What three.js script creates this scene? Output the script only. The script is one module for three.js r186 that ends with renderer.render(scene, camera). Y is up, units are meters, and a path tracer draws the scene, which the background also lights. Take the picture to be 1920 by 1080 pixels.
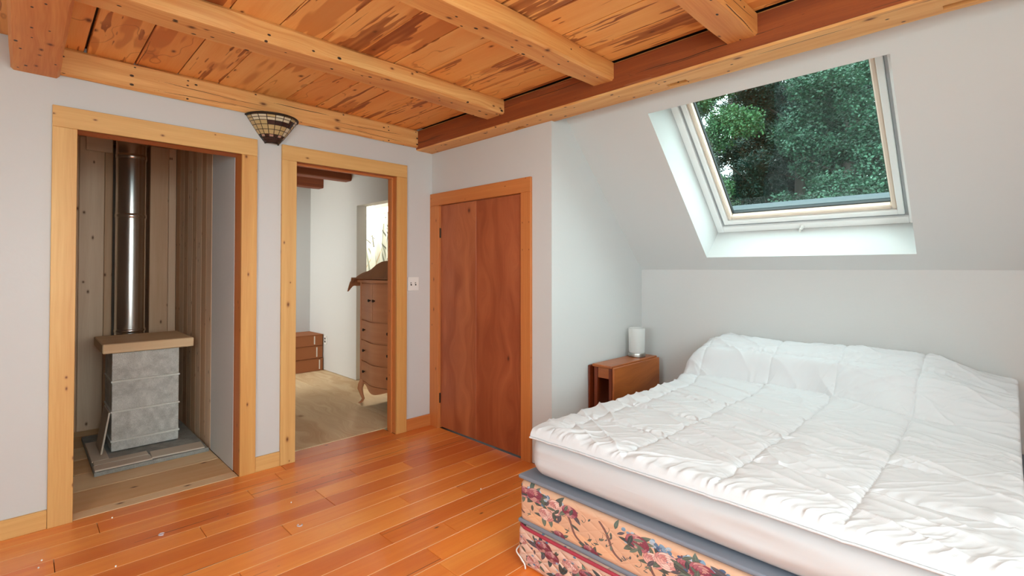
import * as THREE from 'three';
import { RoundedBoxGeometry } from 'three/addons/geometries/RoundedBoxGeometry.js';
import { mergeGeometries, toCreasedNormals } from 'three/addons/utils/BufferGeometryUtils.js';
import { RectAreaLightUniformsLib } from 'three/addons/lights/RectAreaLightUniformsLib.js';
import { Brush, Evaluator, SUBTRACTION } from 'three-bvh-csg';

// ---------------------------------------------------------------- camera, sky, large lights, exposure
const scene = new THREE.Scene();
const renderer = new THREE.WebGLRenderer({ antialias: true });
renderer.toneMapping = THREE.LinearToneMapping;
renderer.toneMappingExposure = 1.06;
renderer.shadowMap.enabled = true;

const FOCAL = 925.03, YAW = 0.7889, PITCH = 0.0145;
const camera = new THREE.PerspectiveCamera(2 * Math.atan(540 / FOCAL) * 180 / Math.PI, 1920 / 1080, 0.05, 200);
camera.position.set(3.6663, 1.395, 2.6216);
camera.lookAt(3.6663 - Math.sin(YAW) * Math.cos(PITCH), 1.395 + Math.sin(PITCH), 2.6216 - Math.cos(YAW) * Math.cos(PITCH));
camera.setViewOffset(1920, 1080, 0, 49.58, 1920, 1080);   // the lens is shifted a little

scene.background = new THREE.Color().setRGB(6.1, 7.4, 7.7);   // bright even overcast sky
RectAreaLightUniformsLib.init();
function daylight(name, w, h, pos, target, color, intensity) {   // soft daylight just inside a window's panes
  const l = new THREE.RectAreaLight(color, intensity, w, h);
  l.name = name; l.position.set(...pos); l.lookAt(...target); scene.add(l);
  return l;
}
const DAY = new THREE.Color().setRGB(0.82, 0.98, 1.02);
daylight('gable_window_daylight', 1.8, 1.4, [4.66, 1.65, 2.1], [0, 1.4, 2.1], DAY, 5.2);
daylight('added_front_fill', 1.3, 1.1, [2.9, 1.75, 3.86], [2.0, 1.3, 0], DAY, 5.5);  // added fill that brightens the door wall; its window is invented
daylight('hall_window_daylight', 1.0, 1.25, [-2.72, 1.9, 3.12], [-2.3, 0.3, 0], new THREE.Color().setRGB(1.0, 0.96, 0.88), 15);

// ---------------------------------------------------------------- numbers
function rng(seed) { let s = seed >>> 0; return () => { s = (s + 0x6d2b79f5) | 0; let t = Math.imul(s ^ (s >>> 15), 1 | s); t = (t + Math.imul(t ^ (t >>> 7), 61 | t)) ^ t; return ((t ^ (t >>> 14)) >>> 0) / 4294967296; }; }
const hash = (x, y, s) => { let h = Math.imul(x, 374761393) ^ Math.imul(y, 668265263) ^ Math.imul(s + 17, 1274126177); h = Math.imul(h ^ (h >>> 13), 1274126177); h = Math.imul(h ^ (h >>> 15), 2246822519); return ((h ^ (h >>> 16)) >>> 0) / 4294967296; };
function noise(x, y, s = 0) {
  const xi = Math.floor(x), yi = Math.floor(y); let a = x - xi, b = y - yi; a = a * a * (3 - 2 * a); b = b * b * (3 - 2 * b);
  const p = hash(xi, yi, s), q = hash(xi + 1, yi, s), r = hash(xi, yi + 1, s), t = hash(xi + 1, yi + 1, s);
  return p + (q - p) * a + (r - p) * b + (p - q - r + t) * a * b;
}
function fbm(x, y, s = 0, o = 3) { let v = 0, a = 0.5, n = 0; for (let i = 0; i < o; i++) { v += a * noise(x, y, s + i * 31); n += a; a *= 0.5; x *= 2.03; y *= 2.03; } return v / n; }
const clamp = (x, a = 0, b = 1) => Math.min(b, Math.max(a, x));
const sstep = (a, b, x) => { const t = clamp((x - a) / (b - a)); return t * t * (3 - 2 * t); };
const lerp = (a, b, t) => a + (b - a) * t;
const mix3 = (a, b, t) => [lerp(a[0], b[0], t), lerp(a[1], b[1], t), lerp(a[2], b[2], t)];

// ---------------------------------------------------------------- textures
function dataTexture(w, h, fn, srgb = true) {
  const d = new Uint8Array(w * h * 4);
  for (let j = 0, o = 0; j < h; j++) for (let i = 0; i < w; i++, o += 4) { const c = fn((i + 0.5) / w, (j + 0.5) / h); d[o] = clamp(c[0], 0, 255); d[o + 1] = clamp(c[1], 0, 255); d[o + 2] = clamp(c[2], 0, 255); d[o + 3] = 255; }
  const t = new THREE.DataTexture(d, w, h); t.wrapS = t.wrapT = THREE.MirroredRepeatWrapping; t.magFilter = THREE.LinearFilter; t.minFilter = THREE.LinearFilter;
  if (srgb) t.colorSpace = THREE.SRGBColorSpace;
  t.needsUpdate = true; return t;
}
// wood: u runs along the grain; size in metres
function woodTexture(o) {
  const { px, size, light, dark, ring = 30, wave = 0.02, contrast = 1, knots = 0, knotR = [0.008, 0.02], knotColor = [90, 50, 25], nails = 0, cracks = 0, stain = 0, stainColor = [120, 62, 28], flecks = 0, seed = 1, figure = 0 } = o;
  const R = rng(seed), K = [], N = [], C = [];
  for (let i = 0; i < knots; i++) K.push([R() * size[0], R() * size[1], lerp(knotR[0], knotR[1], R() * R()), 0.7 + R() * 0.7]);
  for (let i = 0; i < nails; i++) N.push([R() * size[0], R() * size[1], 0.003 + R() * 0.004]);
  for (let i = 0; i < cracks; i++) C.push([R() * size[0], R() * size[1], 0.1 + R() * 0.35, 0.0006 + R() * 0.0012]);
  return dataTexture(px[0], px[1], (a, b) => {
    const x = a * size[0], y = b * size[1];
    let yy = y + wave * (fbm(x * 1.1, y * 3.5, seed) - 0.5) + wave * 0.3 * (noise(x * 5, y * 11, seed + 3) - 0.5), kd = 0, kr = 0;
    for (const [kx, ky, r, e] of K) {
      const dx = (x - kx) / e, dy = y - ky; if (Math.abs(dx) > r * 7 || Math.abs(dy) > r * 7) continue;
      const q = (dx * dx * 0.35 + dy * dy) / (r * r), g = Math.exp(-q * 0.35);
      yy -= dy * 0.75 * g; kd = Math.max(kd, Math.exp(-q * 1.6)); kr += g * 0.25;
    }
    let t = 0.5 * noise(x * 0.7, yy * ring, seed + 5) + 0.27 * noise(x * 2.2, yy * ring * 3.1, seed + 9) + 0.23 * noise(x * 9, yy * 260, seed + 13);
    if (figure) t = lerp(t, fbm(x * 2.2 + yy * 3, yy * 9, seed + 21, 4), figure);
    t = clamp((t - 0.5) * contrast + 0.42 + kr * 0.5);
    let c = mix3(light, dark, t);
    if (flecks && noise(x * 26, y * 420, seed + 40) > 1 - flecks) c = mix3(c, dark, 0.6);
    if (stain) {
      const n = fbm(x * 1.9 + 0.6 * noise(x * 3, y * 5, seed + 51), y * 7.5, seed + 50, 2) + 0.34 * (noise(x * 4.5, y * 70, seed + 52) - 0.5) + 0.16 * (noise(x * 14, y * 110, seed + 53) - 0.5);
      const m = sstep(1 - stain, 1.035 - stain, n) * (0.45 + 0.55 * noise(x * 7, y * 60, seed + 55));
      const soft = sstep(0.985 - stain, 1.06 - stain, fbm(x * 1.5 + 3, y * 6, seed + 57, 3) + 0.22 * (noise(x * 5, y * 46, seed + 58) - 0.5));
      c = mix3(c, mix3(dark, stainColor, 0.35), soft * 0.7); c = mix3(c, stainColor, m);
      const edge = Math.abs(fbm(x * 2.4, y * 6, seed + 61, 3) - 0.5), sq = (1 - sstep(0.004, 0.011, edge)) * sstep(0.5, 0.62, noise(x * 3.2, y * 6, seed + 63));
      c = mix3(c, stainColor, sq * 0.35);
    }
    c = mix3(c, knotColor, clamp(kd * 1.1));
    for (const [nx, ny, r] of N) { const q = ((x - nx) * 0.6) ** 2 + (y - ny) ** 2; if (q < r * r * 2) c = mix3(c, [45, 30, 20], 1 - sstep(r * r * 0.6, r * r * 1.6, q)); }
    for (const [cx, cy, l, w] of C) if (Math.abs(x - cx) < l) { const dy = Math.abs(y - cy - 0.012 * (noise(x * 6, cy * 40, seed + 77) - 0.5)), ww = w * (1 - ((x - cx) / l) ** 2); if (dy < ww * 2) c = mix3(c, [60, 32, 15], 1 - sstep(ww * 0.5, ww * 1.8, dy)); }
    return c;
  });
}
const WOOD = {};
function woodKind(name, o, look = {}) {
  const t = woodTexture(o);
  WOOD[name] = { size: o.size, tints: (look.tints || ['#ffffff']).map((c) => new THREE.MeshPhysicalMaterial({ name, color: c, map: t, bumpMap: t, bumpScale: look.bump ?? 0.0006, roughness: look.rough ?? 0.6, clearcoat: look.coat ?? 0, clearcoatRoughness: look.coatRough ?? 0.25 })) };
  return WOOD[name];
}
woodKind('ceiling plank', { px: [2048, 1024], size: [3.0, 1.5], light: [250, 196, 120], dark: [236, 158, 84], ring: 16, wave: 0.05, knots: 16, knotR: [0.008, 0.016], knotColor: [120, 66, 30], stain: 0.35, stainColor: [150, 82, 38], cracks: 6, seed: 11 }, { rough: 0.62, bump: 0.0008, tints: ['#ffffff', '#fff3e2', '#f6e4d4'] });
woodKind('beam', { px: [2048, 768], size: [2.4, 0.9], light: [240, 190, 122], dark: [206, 132, 68], ring: 24, wave: 0.06, contrast: 1.35, knots: 26, knotR: [0.006, 0.016], knotColor: [104, 60, 32], nails: 100, cracks: 9, flecks: 0.02, seed: 23 }, { rough: 0.6, bump: 0.001, tints: ['#ffffff', '#fbeee0', '#f4dcc6'] });
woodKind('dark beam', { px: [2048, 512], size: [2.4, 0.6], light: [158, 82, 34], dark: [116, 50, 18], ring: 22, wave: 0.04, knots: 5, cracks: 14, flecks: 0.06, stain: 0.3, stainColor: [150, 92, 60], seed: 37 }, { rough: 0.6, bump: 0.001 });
woodKind('pine', { px: [2048, 512], size: [2.4, 0.6], light: [232, 190, 122], dark: [206, 150, 84], ring: 24, wave: 0.02, knots: 24, knotR: [0.004, 0.011], knotColor: [120, 72, 36], seed: 41 }, { rough: 0.5, bump: 0.0003, tints: ['#ffffff', '#f8ead8'] });
woodKind('orange pine', { px: [2048, 512], size: [2.4, 0.6], light: [214, 136, 72], dark: [188, 104, 50], ring: 24, wave: 0.02, knots: 26, knotR: [0.003, 0.009], knotColor: [112, 60, 30], seed: 43 }, { rough: 0.5, bump: 0.0003 });
woodKind('cherry', { px: [2048, 1024], size: [3.0, 1.5], light: [248, 160, 76], dark: [230, 122, 50], ring: 26, wave: 0.05, flecks: 0.05, knots: 3, knotR: [0.004, 0.008], cracks: 16, seed: 53, figure: 0.4, contrast: 1.5 }, { rough: 0.34, bump: 0.0001, coat: 0.35, coatRough: 0.16, tints: ['#ffffff', '#f4e6de', '#e9d2c6', '#fff0dc', '#ffffff'] });
woodKind('door veneer', { px: [1024, 1024], size: [2.2, 1.1], light: [200, 122, 78], dark: [146, 72, 42], ring: 12, wave: 0.3, contrast: 1.5, figure: 0.55, flecks: 0.03, knots: 3, knotR: [0.01, 0.02], knotColor: [96, 42, 24], seed: 61 }, { rough: 0.45, bump: 0.0002, tints: ['#ffffff', '#f3e2da'] });
woodKind('closet board', { px: [2048, 512], size: [2.4, 0.6], light: [236, 208, 178], dark: [214, 178, 144], ring: 18, wave: 0.025, knots: 20, knotR: [0.006, 0.013], knotColor: [110, 74, 48], seed: 71 }, { rough: 0.65, bump: 0.0005, tints: ['#ffffff', '#f2e8de', '#e8dacb'] });
woodKind('floor pine', { px: [2048, 512], size: [2.4, 0.6], light: [238, 212, 172], dark: [222, 182, 136], ring: 14, wave: 0.05, contrast: 1.2, knots: 8, knotR: [0.008, 0.018], knotColor: [96, 66, 42], seed: 73 }, { rough: 0.6, bump: 0.0003, tints: ['#ffffff', '#eedfcf'] });
woodKind('plywood', { px: [1024, 1024], size: [2.4, 1.2], light: [238, 214, 174], dark: [216, 180, 134], ring: 13, wave: 0.4, contrast: 1.9, knots: 4, knotR: [0.02, 0.04], knotColor: [176, 132, 90], seed: 79 }, { rough: 0.7, bump: 0.0004 });
woodKind('mahogany', { px: [1024, 512], size: [1.2, 0.6], light: [188, 108, 50], dark: [112, 50, 20], ring: 12, wave: 0.3, contrast: 1.3, figure: 0.5, seed: 83 }, { rough: 0.35, bump: 0.0002, tints: ['#ffffff', '#b08878'] });
woodKind('dresser wood', { px: [1024, 512], size: [1.6, 0.8], light: [212, 148, 104], dark: [196, 128, 86], ring: 22, wave: 0.03, seed: 89 }, { rough: 0.5, bump: 0.0002 });

const noiseMap = (w, h, fn) => dataTexture(w, h, (a, b) => { const v = 255 * fn(a, b); return [v, v, v]; }, false);
const paintBump = noiseMap(512, 512, (a, b) => fbm(a * 60, b * 60, 3, 3));
const concreteMap = dataTexture(512, 512, (a, b) => { const n = fbm(a * 14, b * 14, 5, 4), g = noise(a * 160, b * 160, 8), s = fbm(a * 4, b * 3, 19, 3); const v = 206 + 46 * (n - 0.5) + 26 * (g - 0.5) + 26 * (s - 0.5); return [v, v - 2, v - 8]; });
const concreteBump = noiseMap(512, 512, (a, b) => 0.5 * fbm(a * 40, b * 40, 6, 3) + 0.5 * sstep(0.35, 0.6, noise(a * 130, b * 130, 9)));
const sheetBump = noiseMap(1024, 512, (a, b) => clamp(0.5 + 1.1 * (fbm(a * 3 + b * 2, b * 9, 4, 2) - 0.5)));
const weave = noiseMap(512, 512, (a, b) => 0.5 + 0.25 * Math.sin(a * 512 * 0.8) * Math.sin(b * 512 * 0.8) + 0.25 * (noise(a * 90, b * 90, 2) - 0.5));

const std = (name, color, rough = 0.6, extra = {}) => new THREE.MeshPhysicalMaterial({ name, color, roughness: rough, ...extra });
const M = {
  wall: std('wall paint', '#d2d2d0', 0.75, { bumpMap: paintBump, bumpScale: 0.0004 }),
  deck: std('dark sheathing', '#3a2618', 0.9),
  plain: std('plain board', '#a8988a', 0.9),
  filler: std('pale joint filler', '#f0cfa6', 0.6),
  joint: std('dark joint', '#4a2814', 0.8),
  whiteFrame: std('white window frame', '#f2f2f0', 0.35),
  greyFrame: std('grey aluminium', '#a9abac', 0.4, { metalness: 0.4 }),
  blackRubber: std('black gasket', '#1c1d1d', 0.7),
  glass: new THREE.MeshPhysicalMaterial({ name: 'tinted glazing', color: new THREE.Color().setRGB(0.80, 0.88, 0.85), roughness: 0, transmission: 1, thickness: 0, ior: 1.5 }),
  clearGlass: new THREE.MeshPhysicalMaterial({ name: 'clear glazing', color: '#ffffff', roughness: 0, transmission: 1, thickness: 0, ior: 1.5 }),
  bead: std('pale pink wood bead', '#e8d6c4', 0.5),
  ledge: std('weathered zinc', '#38454a', 0.6),
  concrete: std('concrete block', '#ffffff', 0.95, { map: concreteMap, bumpMap: concreteBump, bumpScale: 0.003 }),
  cement: std('cement board', '#b9bcbb', 0.95, { map: concreteMap, bumpMap: concreteBump, bumpScale: 0.001 }),
  tile: std('beige tile', '#cdbfae', 0.55),
  mortar: std('pale mortar', '#e2e1da', 0.95, { bumpMap: concreteBump, bumpScale: 0.002 }),
  steel: std('polished flue steel', '#d2d0cc', 0.2, { metalness: 1 }),
  nickel: std('brushed nickel', '#b9b5ae', 0.32, { metalness: 1 }),
  brass: std('dark bronze', '#3a2b20', 0.45, { metalness: 0.7 }),
  plastic: std('white plastic', '#ecebe7', 0.4),
  darkSlot: std('dark slot', '#33302c', 0.8),
  cardboard: std('brown cardboard', '#a8683f', 0.85),
  tape: std('white tape', '#ece6da', 0.5),
  towel: std('brown towel', '#9a6a48', 0.95, { sheen: 0.5, sheenColor: new THREE.Color('#c89a78'), sheenRoughness: 0.8 }),
  duvet: std('white quilted cotton', '#d4d4d6', 0.85, { bumpMap: weave, bumpScale: 0.0003, sheen: 0.2, sheenColor: new THREE.Color('#ffffff') }),
  sheet: std('white fitted sheet', '#cbcacb', 0.85, { bumpMap: sheetBump, bumpScale: 0.009 }),
  borderCloth: std('slate border cloth', '#7d818c', 0.8),
  redPiping: std('crimson piping', '#b03a4c', 0.6),
  whiteCord: std('white cord', '#efece8', 0.6),
  frosted: std('frosted lamp glass', '#f4f4f2', 0.95, { transmission: 0.55, thickness: 0 }),
  lead: std('dark came', '#31271f', 0.5, { metalness: 0.5 }),
  amber: std('amber art glass', '#dcc48e', 0.25, { transmission: 0.3, thickness: 0 }),
  cream: std('cream art glass', '#f0e8cc', 0.25, { transmission: 0.3, thickness: 0 }),
  pinkGlass: std('pink art glass', '#d9b3a0', 0.25, { transmission: 0.3, thickness: 0 }),
  duskGlass: std('dark plum art glass', '#3a2a2a', 0.25),
  grass: std('lawn', new THREE.Color().setRGB(0.05, 0.10, 0.03), 1),
  bark: std('grey bark', new THREE.Color().setRGB(0.10, 0.085, 0.07), 0.95),
};

// ---------------------------------------------------------------- object helpers
const taken = {};
function numbered(n) { taken[n] = (taken[n] ?? -1) + 1; return taken[n] ? n + '_' + String(taken[n]).padStart(3, '0') : n; }
function tag(o, label, category, group, kind) { o.userData.label = label; o.userData.category = category; if (group) o.userData.group = group; if (kind) o.userData.kind = kind; return o; }
function thing(name, pos, label, category, group, kind) { const o = new THREE.Group(); o.name = numbered(name); o.position.set(...pos); scene.add(o); return tag(o, label, category, group, kind); }
function part(parent, name, geo, mat, pos = [0, 0, 0], rot, label) {
  const m = new THREE.Mesh(geo, mat); m.name = name; m.position.set(...pos); if (rot) m.rotation.set(...rot);
  if (parent === scene) m.name = numbered(name);
  if (label) m.userData.label = label; parent.add(m); return m;
}
const uvSeed = rng(4242);
// uv in metres: u along the axis `len`
function uvBox(geo, len = 0, size = [1, 1], off) {
  const g = geo.index ? geo.toNonIndexed() : geo, p = g.attributes.position, uv = new Float32Array(p.count * 2), a = new THREE.Vector3(), b = new THREE.Vector3(), c = new THREE.Vector3();
  const ou = off ? off[0] : uvSeed() * 8, ov = off ? off[1] : uvSeed() * 8;
  for (let i = 0; i < p.count; i += 3) {
    a.fromBufferAttribute(p, i); b.fromBufferAttribute(p, i + 1).sub(a); c.fromBufferAttribute(p, i + 2).sub(a); b.cross(c);
    const n = [Math.abs(b.x), Math.abs(b.y), Math.abs(b.z)], ax = n.indexOf(Math.max(...n));
    let U = len, V = [0, 1, 2].find((k) => k !== len && k !== ax);
    if (ax === len) { U = (len + 1) % 3; V = (len + 2) % 3; }
    for (let k = 0; k < 3; k++) { const q = [p.getX(i + k), p.getY(i + k), p.getZ(i + k)]; uv[(i + k) * 2] = (q[U] + (ax === 0 ? 0.37 : ax === 1 ? 0 : 0.71)) / size[0] + ou; uv[(i + k) * 2 + 1] = (q[V] + (ax === 0 ? 0.2 : ax === 1 ? 0 : 0.4)) / size[1] + ov; }
  }
  g.setAttribute('uv', new THREE.BufferAttribute(uv, 2)); return g;
}
function chamferBox(w, h, d, c) {
  const X = w / 2, Y = h / 2, Z = d / 2, P = [], q = (a, b, e, f) => { P.push(...a, ...b, ...e, ...a, ...e, ...f); }, cr = Math.min(c, X * 0.9, Y * 0.9, Z * 0.9);
  const v = (sx, sy, sz, ax) => [sx * (X - (ax === 0 ? 0 : cr)), sy * (Y - (ax === 1 ? 0 : cr)), sz * (Z - (ax === 2 ? 0 : cr))];
  const out = (arr, n) => { for (let i = 0; i < arr.length; i += 9) { const a = new THREE.Vector3(...arr.slice(i, i + 3)), b = new THREE.Vector3(...arr.slice(i + 3, i + 6)), e = new THREE.Vector3(...arr.slice(i + 6, i + 9)); const nn = b.clone().sub(a).cross(e.clone().sub(a)); if (nn.dot(a.clone().add(b).add(e)) < 0) { const t = arr.slice(i + 3, i + 6); for (let k = 0; k < 3; k++) { arr[i + 3 + k] = arr[i + 6 + k]; arr[i + 6 + k] = t[k]; } } } };
  for (const s of [-1, 1]) {
    q(v(s, -1, -1, 0), v(s, 1, -1, 0), v(s, 1, 1, 0), v(s, -1, 1, 0)); q(v(-1, s, -1, 1), v(1, s, -1, 1), v(1, s, 1, 1), v(-1, s, 1, 1)); q(v(-1, -1, s, 2), v(1, -1, s, 2), v(1, 1, s, 2), v(-1, 1, s, 2));
    for (const t of [-1, 1]) {
      q(v(s, t, -1, 0), v(s, t, 1, 0), v(s, t, 1, 1), v(s, t, -1, 1)); q(v(s, -1, t, 0), v(s, 1, t, 0), v(s, 1, t, 2), v(s, -1, t, 2)); q(v(-1, s, t, 1), v(1, s, t, 1), v(1, s, t, 2), v(-1, s, t, 2));
      for (const r of [-1, 1]) P.push(...v(s, t, r, 0), ...v(s, t, r, 1), ...v(s, t, r, 2));
    }
  }
  out(P);
  const g = new THREE.BufferGeometry(); g.setAttribute('position', new THREE.Float32BufferAttribute(P, 3)); g.computeVertexNormals(); return g;
}
// a box from x0..x1, y0..y1, z0..z1 as a part
function box(parent, name, X, Y, Z, mat, c = 0.002, label) {
  const g = uvBox(chamferBox(X[1] - X[0], Y[1] - Y[0], Z[1] - Z[0], c), 0, [1, 1], [0, 0]);
  return part(parent, name, g, mat, [(X[0] + X[1]) / 2, (Y[0] + Y[1]) / 2, (Z[0] + Z[1]) / 2], null, label);
}
// a piece of wood
function wood(parent, name, X, Y, Z, kind, len, tint = 0, c = 0.002, label) {
  const k = WOOD[kind], g = uvBox(chamferBox(X[1] - X[0], Y[1] - Y[0], Z[1] - Z[0], c), len, k.size);
  return part(parent, name, g, k.tints[tint % k.tints.length], [(X[0] + X[1]) / 2, (Y[0] + Y[1]) / 2, (Z[0] + Z[1]) / 2], null, label);
}
// hand-hewn timber: a chamfered section swept along `len` with small unevenness
function hewn(L, A, B, len, seed, amp = 0.004, cham = 0.012, seg = 40) {
  const P = [], idx = [], a = A / 2, b = B / 2;
  const sec = [[-a + cham, -b], [a - cham, -b], [a, -b + cham], [a, b - cham], [a - cham, b], [-a + cham, b], [-a, b - cham], [-a, -b + cham]];
  for (let i = 0; i <= seg; i++) {
    const t = (i / seg - 0.5) * L;
    sec.forEach(([p, q], k) => { const n = noise(t * 3.1 + 9, k * 1.7, seed) - 0.5, m = noise(t * 3.7 + 2, k * 2.3, seed + 7) - 0.5; P.push([t, p + n * amp * 2, q + m * amp * 2]); });
  }
  const pos = []; const put = (v) => { const o = len === 0 ? [v[0], v[2], v[1]] : len === 2 ? [v[1], v[2], v[0]] : [v[1], v[0], v[2]]; pos.push(...o); };
  const flip = len !== 2; const tri = (x, y, z) => { put(x); if (flip) { put(z); put(y); } else { put(y); put(z); } };
  for (let i = 0; i < seg; i++) for (let k = 0; k < 8; k++) { const p = i * 8 + k, q = i * 8 + (k + 1) % 8; tri(P[p], P[p + 8], P[q]); tri(P[q], P[p + 8], P[q + 8]); }
  for (let k = 1; k < 7; k++) { tri(P[0], P[k], P[k + 1]); const e = seg * 8; tri(P[e], P[e + k + 1], P[e + k]); }
  let g = new THREE.BufferGeometry(); g.setAttribute('position', new THREE.Float32BufferAttribute(pos, 3)); g.computeVertexNormals();
  const vol = (() => { let s = 0; const p = g.attributes.position; for (let i = 0; i < p.count; i += 3) { const x = new THREE.Vector3().fromBufferAttribute(p, i), y = new THREE.Vector3().fromBufferAttribute(p, i + 1), z = new THREE.Vector3().fromBufferAttribute(p, i + 2); s += x.dot(y.cross(z)); } return s; })();
  if (vol < 0) { const p = g.attributes.position; for (let i = 0; i < p.count; i += 3) { const t = [p.getX(i + 1), p.getY(i + 1), p.getZ(i + 1)]; p.setXYZ(i + 1, p.getX(i + 2), p.getY(i + 2), p.getZ(i + 2)); p.setXYZ(i + 2, ...t); } }
  return toCreasedNormals(g, 0.5);
}
// a wall across an axis with rectangular openings
function wallX(name, x0, x1, Z, Y, holes, mat, label) { return slab(name, Z, Y, holes, x1 - x0, (p) => [x0 + p[2], p[1], p[0]], mat, label); }
function wallZ(name, z0, z1, X, Y, holes, mat, label) { return slab(name, X, Y, holes, z1 - z0, (p) => [p[0], p[1], z0 + p[2]], mat, label); }
function slabGeometry(A, B, holes, depth, map) {
  const outline = [[A[0], B[0]]];   // openings that reach the bottom edge are notches of the outline
  for (const [a0, a1, b0, b1] of holes.filter((h) => h[2] <= B[0] + 1e-6).sort((p, q) => p[0] - q[0])) outline.push([a0, B[0]], [a0, b1], [a1, b1], [a1, B[0]]);
  outline.push([A[1], B[0]], [A[1], B[1]], [A[0], B[1]]);
  const s = new THREE.Shape(outline.map((p) => new THREE.Vector2(...p)));
  for (const [a0, a1, b0, b1] of holes.filter((h) => h[2] > B[0] + 1e-6)) s.holes.push(new THREE.Path([[a0, b0], [a0, b1], [a1, b1], [a1, b0]].map((p) => new THREE.Vector2(...p))));
  let g = new THREE.ExtrudeGeometry(s, { depth, bevelEnabled: false }); g = g.index ? g.toNonIndexed() : g;
  const p = g.attributes.position; for (let i = 0; i < p.count; i++) p.setXYZ(i, ...map([p.getX(i), p.getY(i), p.getZ(i)]));
  const t = new THREE.Vector3(...map([1, 0, 0])).sub(new THREE.Vector3(...map([0, 0, 0]))), u = new THREE.Vector3(...map([0, 1, 0])).sub(new THREE.Vector3(...map([0, 0, 0]))), w = new THREE.Vector3(...map([0, 0, 1])).sub(new THREE.Vector3(...map([0, 0, 0])));
  if (t.cross(u).dot(w) < 0) for (let i = 0; i < p.count; i += 3) { const q = [p.getX(i + 1), p.getY(i + 1), p.getZ(i + 1)]; p.setXYZ(i + 1, p.getX(i + 2), p.getY(i + 2), p.getZ(i + 2)); p.setXYZ(i + 2, ...q); }
  g.deleteAttribute('normal'); g.computeVertexNormals(); return uvBox(g, 0, [1, 1], [0, 0]);
}
function slab(name, A, B, holes, depth, map, mat, label) { const m = part(scene, name, slabGeometry(A, B, holes, depth, map), mat); return tag(m, label, 'wall', null, 'structure'); }
const tube = (pts, r, seg = 24, rad = 8, closed = false) => new THREE.TubeGeometry(new THREE.CatmullRomCurve3(pts.map((p) => new THREE.Vector3(...p)), closed), seg, r, rad, closed);

// ================================================================ the room shell
const XA = 1.4196, ZK = -1.1947, YK = 1.3864, TH = Math.atan(1.05425874), SY = Math.sin(TH), CY = Math.cos(TH);
const slopeP = (x, s, d = 0) => [x, YK + s * SY + d * CY, ZK + s * CY - d * SY];   // along the slope and out through the roof
const D1 = { z0: 1.574, z1: 2.410, h: 2.170 }, D2 = { z0: 0.372, z1: 1.209, h: 2.175 }, D3 = { x0: 0.131, x1: 1.138, h: 1.954 };
wallX('wall_left', -0.13, 0, [-0.13, 3.9], [0, 2.64], [[D1.z0 - 0.012, D1.z1 + 0.012, 0, D1.h + 0.012], [D2.z0 - 0.012, D2.z1 + 0.012, 0, D2.h + 0.012]], M.wall, 'white painted wall with two open doorways beside the stained glass sconce');
wallZ('wall_back', -0.12, 0, [0, XA - 0.1], [0, 2.432], [[D3.x0 - 0.01, D3.x1 + 0.01, 0, D3.h + 0.01]], M.wall, 'short white wall around the reddish brown wooden door');
tag(part(scene, 'wall_alcove', mergeGeometries([slabGeometry([ZK, 0], [0, 2.432], [], 0.1, (p) => [XA - 0.1 + p[2], p[1], p[0]]), slabGeometry([ZK, -0.038], [2.432, 2.63], [], 0.1, (p) => [XA - 0.1 + p[2], p[1], p[0]])]), M.wall), 'white side wall of the bed alcove beside the small drop leaf table', 'wall', null, 'structure');
wallZ('wall_knee', ZK - 0.12, ZK, [-0.13, 4.8], [0, YK], [], M.wall, 'low white knee wall behind the head of the bed');
const roof = part(scene, 'ceiling_slope', slabGeometry([-0.13, 4.8], [-0.12, 1.98], [[2.034, 3.286, 0.131, 1.391]], 0.3, (p) => slopeP(p[0], p[1], p[2])), M.wall);
tag(roof, 'sloped white ceiling with the skylight opening above the bed', 'ceiling', null, 'structure');
wallX('wall_gable', 4.7, 4.8, [ZK - 0.12, 3.9], [0, 2.64], [[1.2, 3.0, 0.95, 2.35]], M.wall, 'white gable wall with a wide window beyond the bed');
wallZ('wall_front', 3.9, 4.0, [-0.13, 4.8], [0, 2.64], [[2.25, 3.55, 1.2, 2.3]], M.wall, 'white wall with an added fill light window facing the reddish brown door');  // the opening here is invented, cut for the added fill light

// ceiling: planks with open joints under a dark deck
const ceiling = thing('ceiling', [0, 0, 0], 'orange wooden plank ceiling with dark stains between rough beams', 'ceiling', null, 'structure');
box(ceiling, 'deck', [-0.13, 4.8], [2.645, 2.76], [-0.1, 4.0], M.deck, 0);
{
  const seams = [0.171, 0.203, 0.409, 0.632, 0.853, 1.067, 1.288, 1.505, 1.717, 1.941, 2.159, 2.381, 2.6, 2.82, 3.04, 3.26, 3.48, 3.7, 3.9], gap = [2, 3, 4, 3, 4, 8, 3, 3.5, 3, 4, 5, 12, 4, 4, 4, 4, 4, 4, 3], R = rng(5);
  for (let i = 0; i < seams.length - 1; i++) { const a = seams[i] + gap[i] / 2000, b = seams[i + 1] - gap[i + 1] / 2000, dy = (R() - 0.5) * 0.005; wood(ceiling, 'ceiling_plank', [0.005, 4.7], [2.612 + dy, 2.64], [a, b], 'ceiling plank', 0, Math.floor(R() * 3), 0.003); }
}
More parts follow.
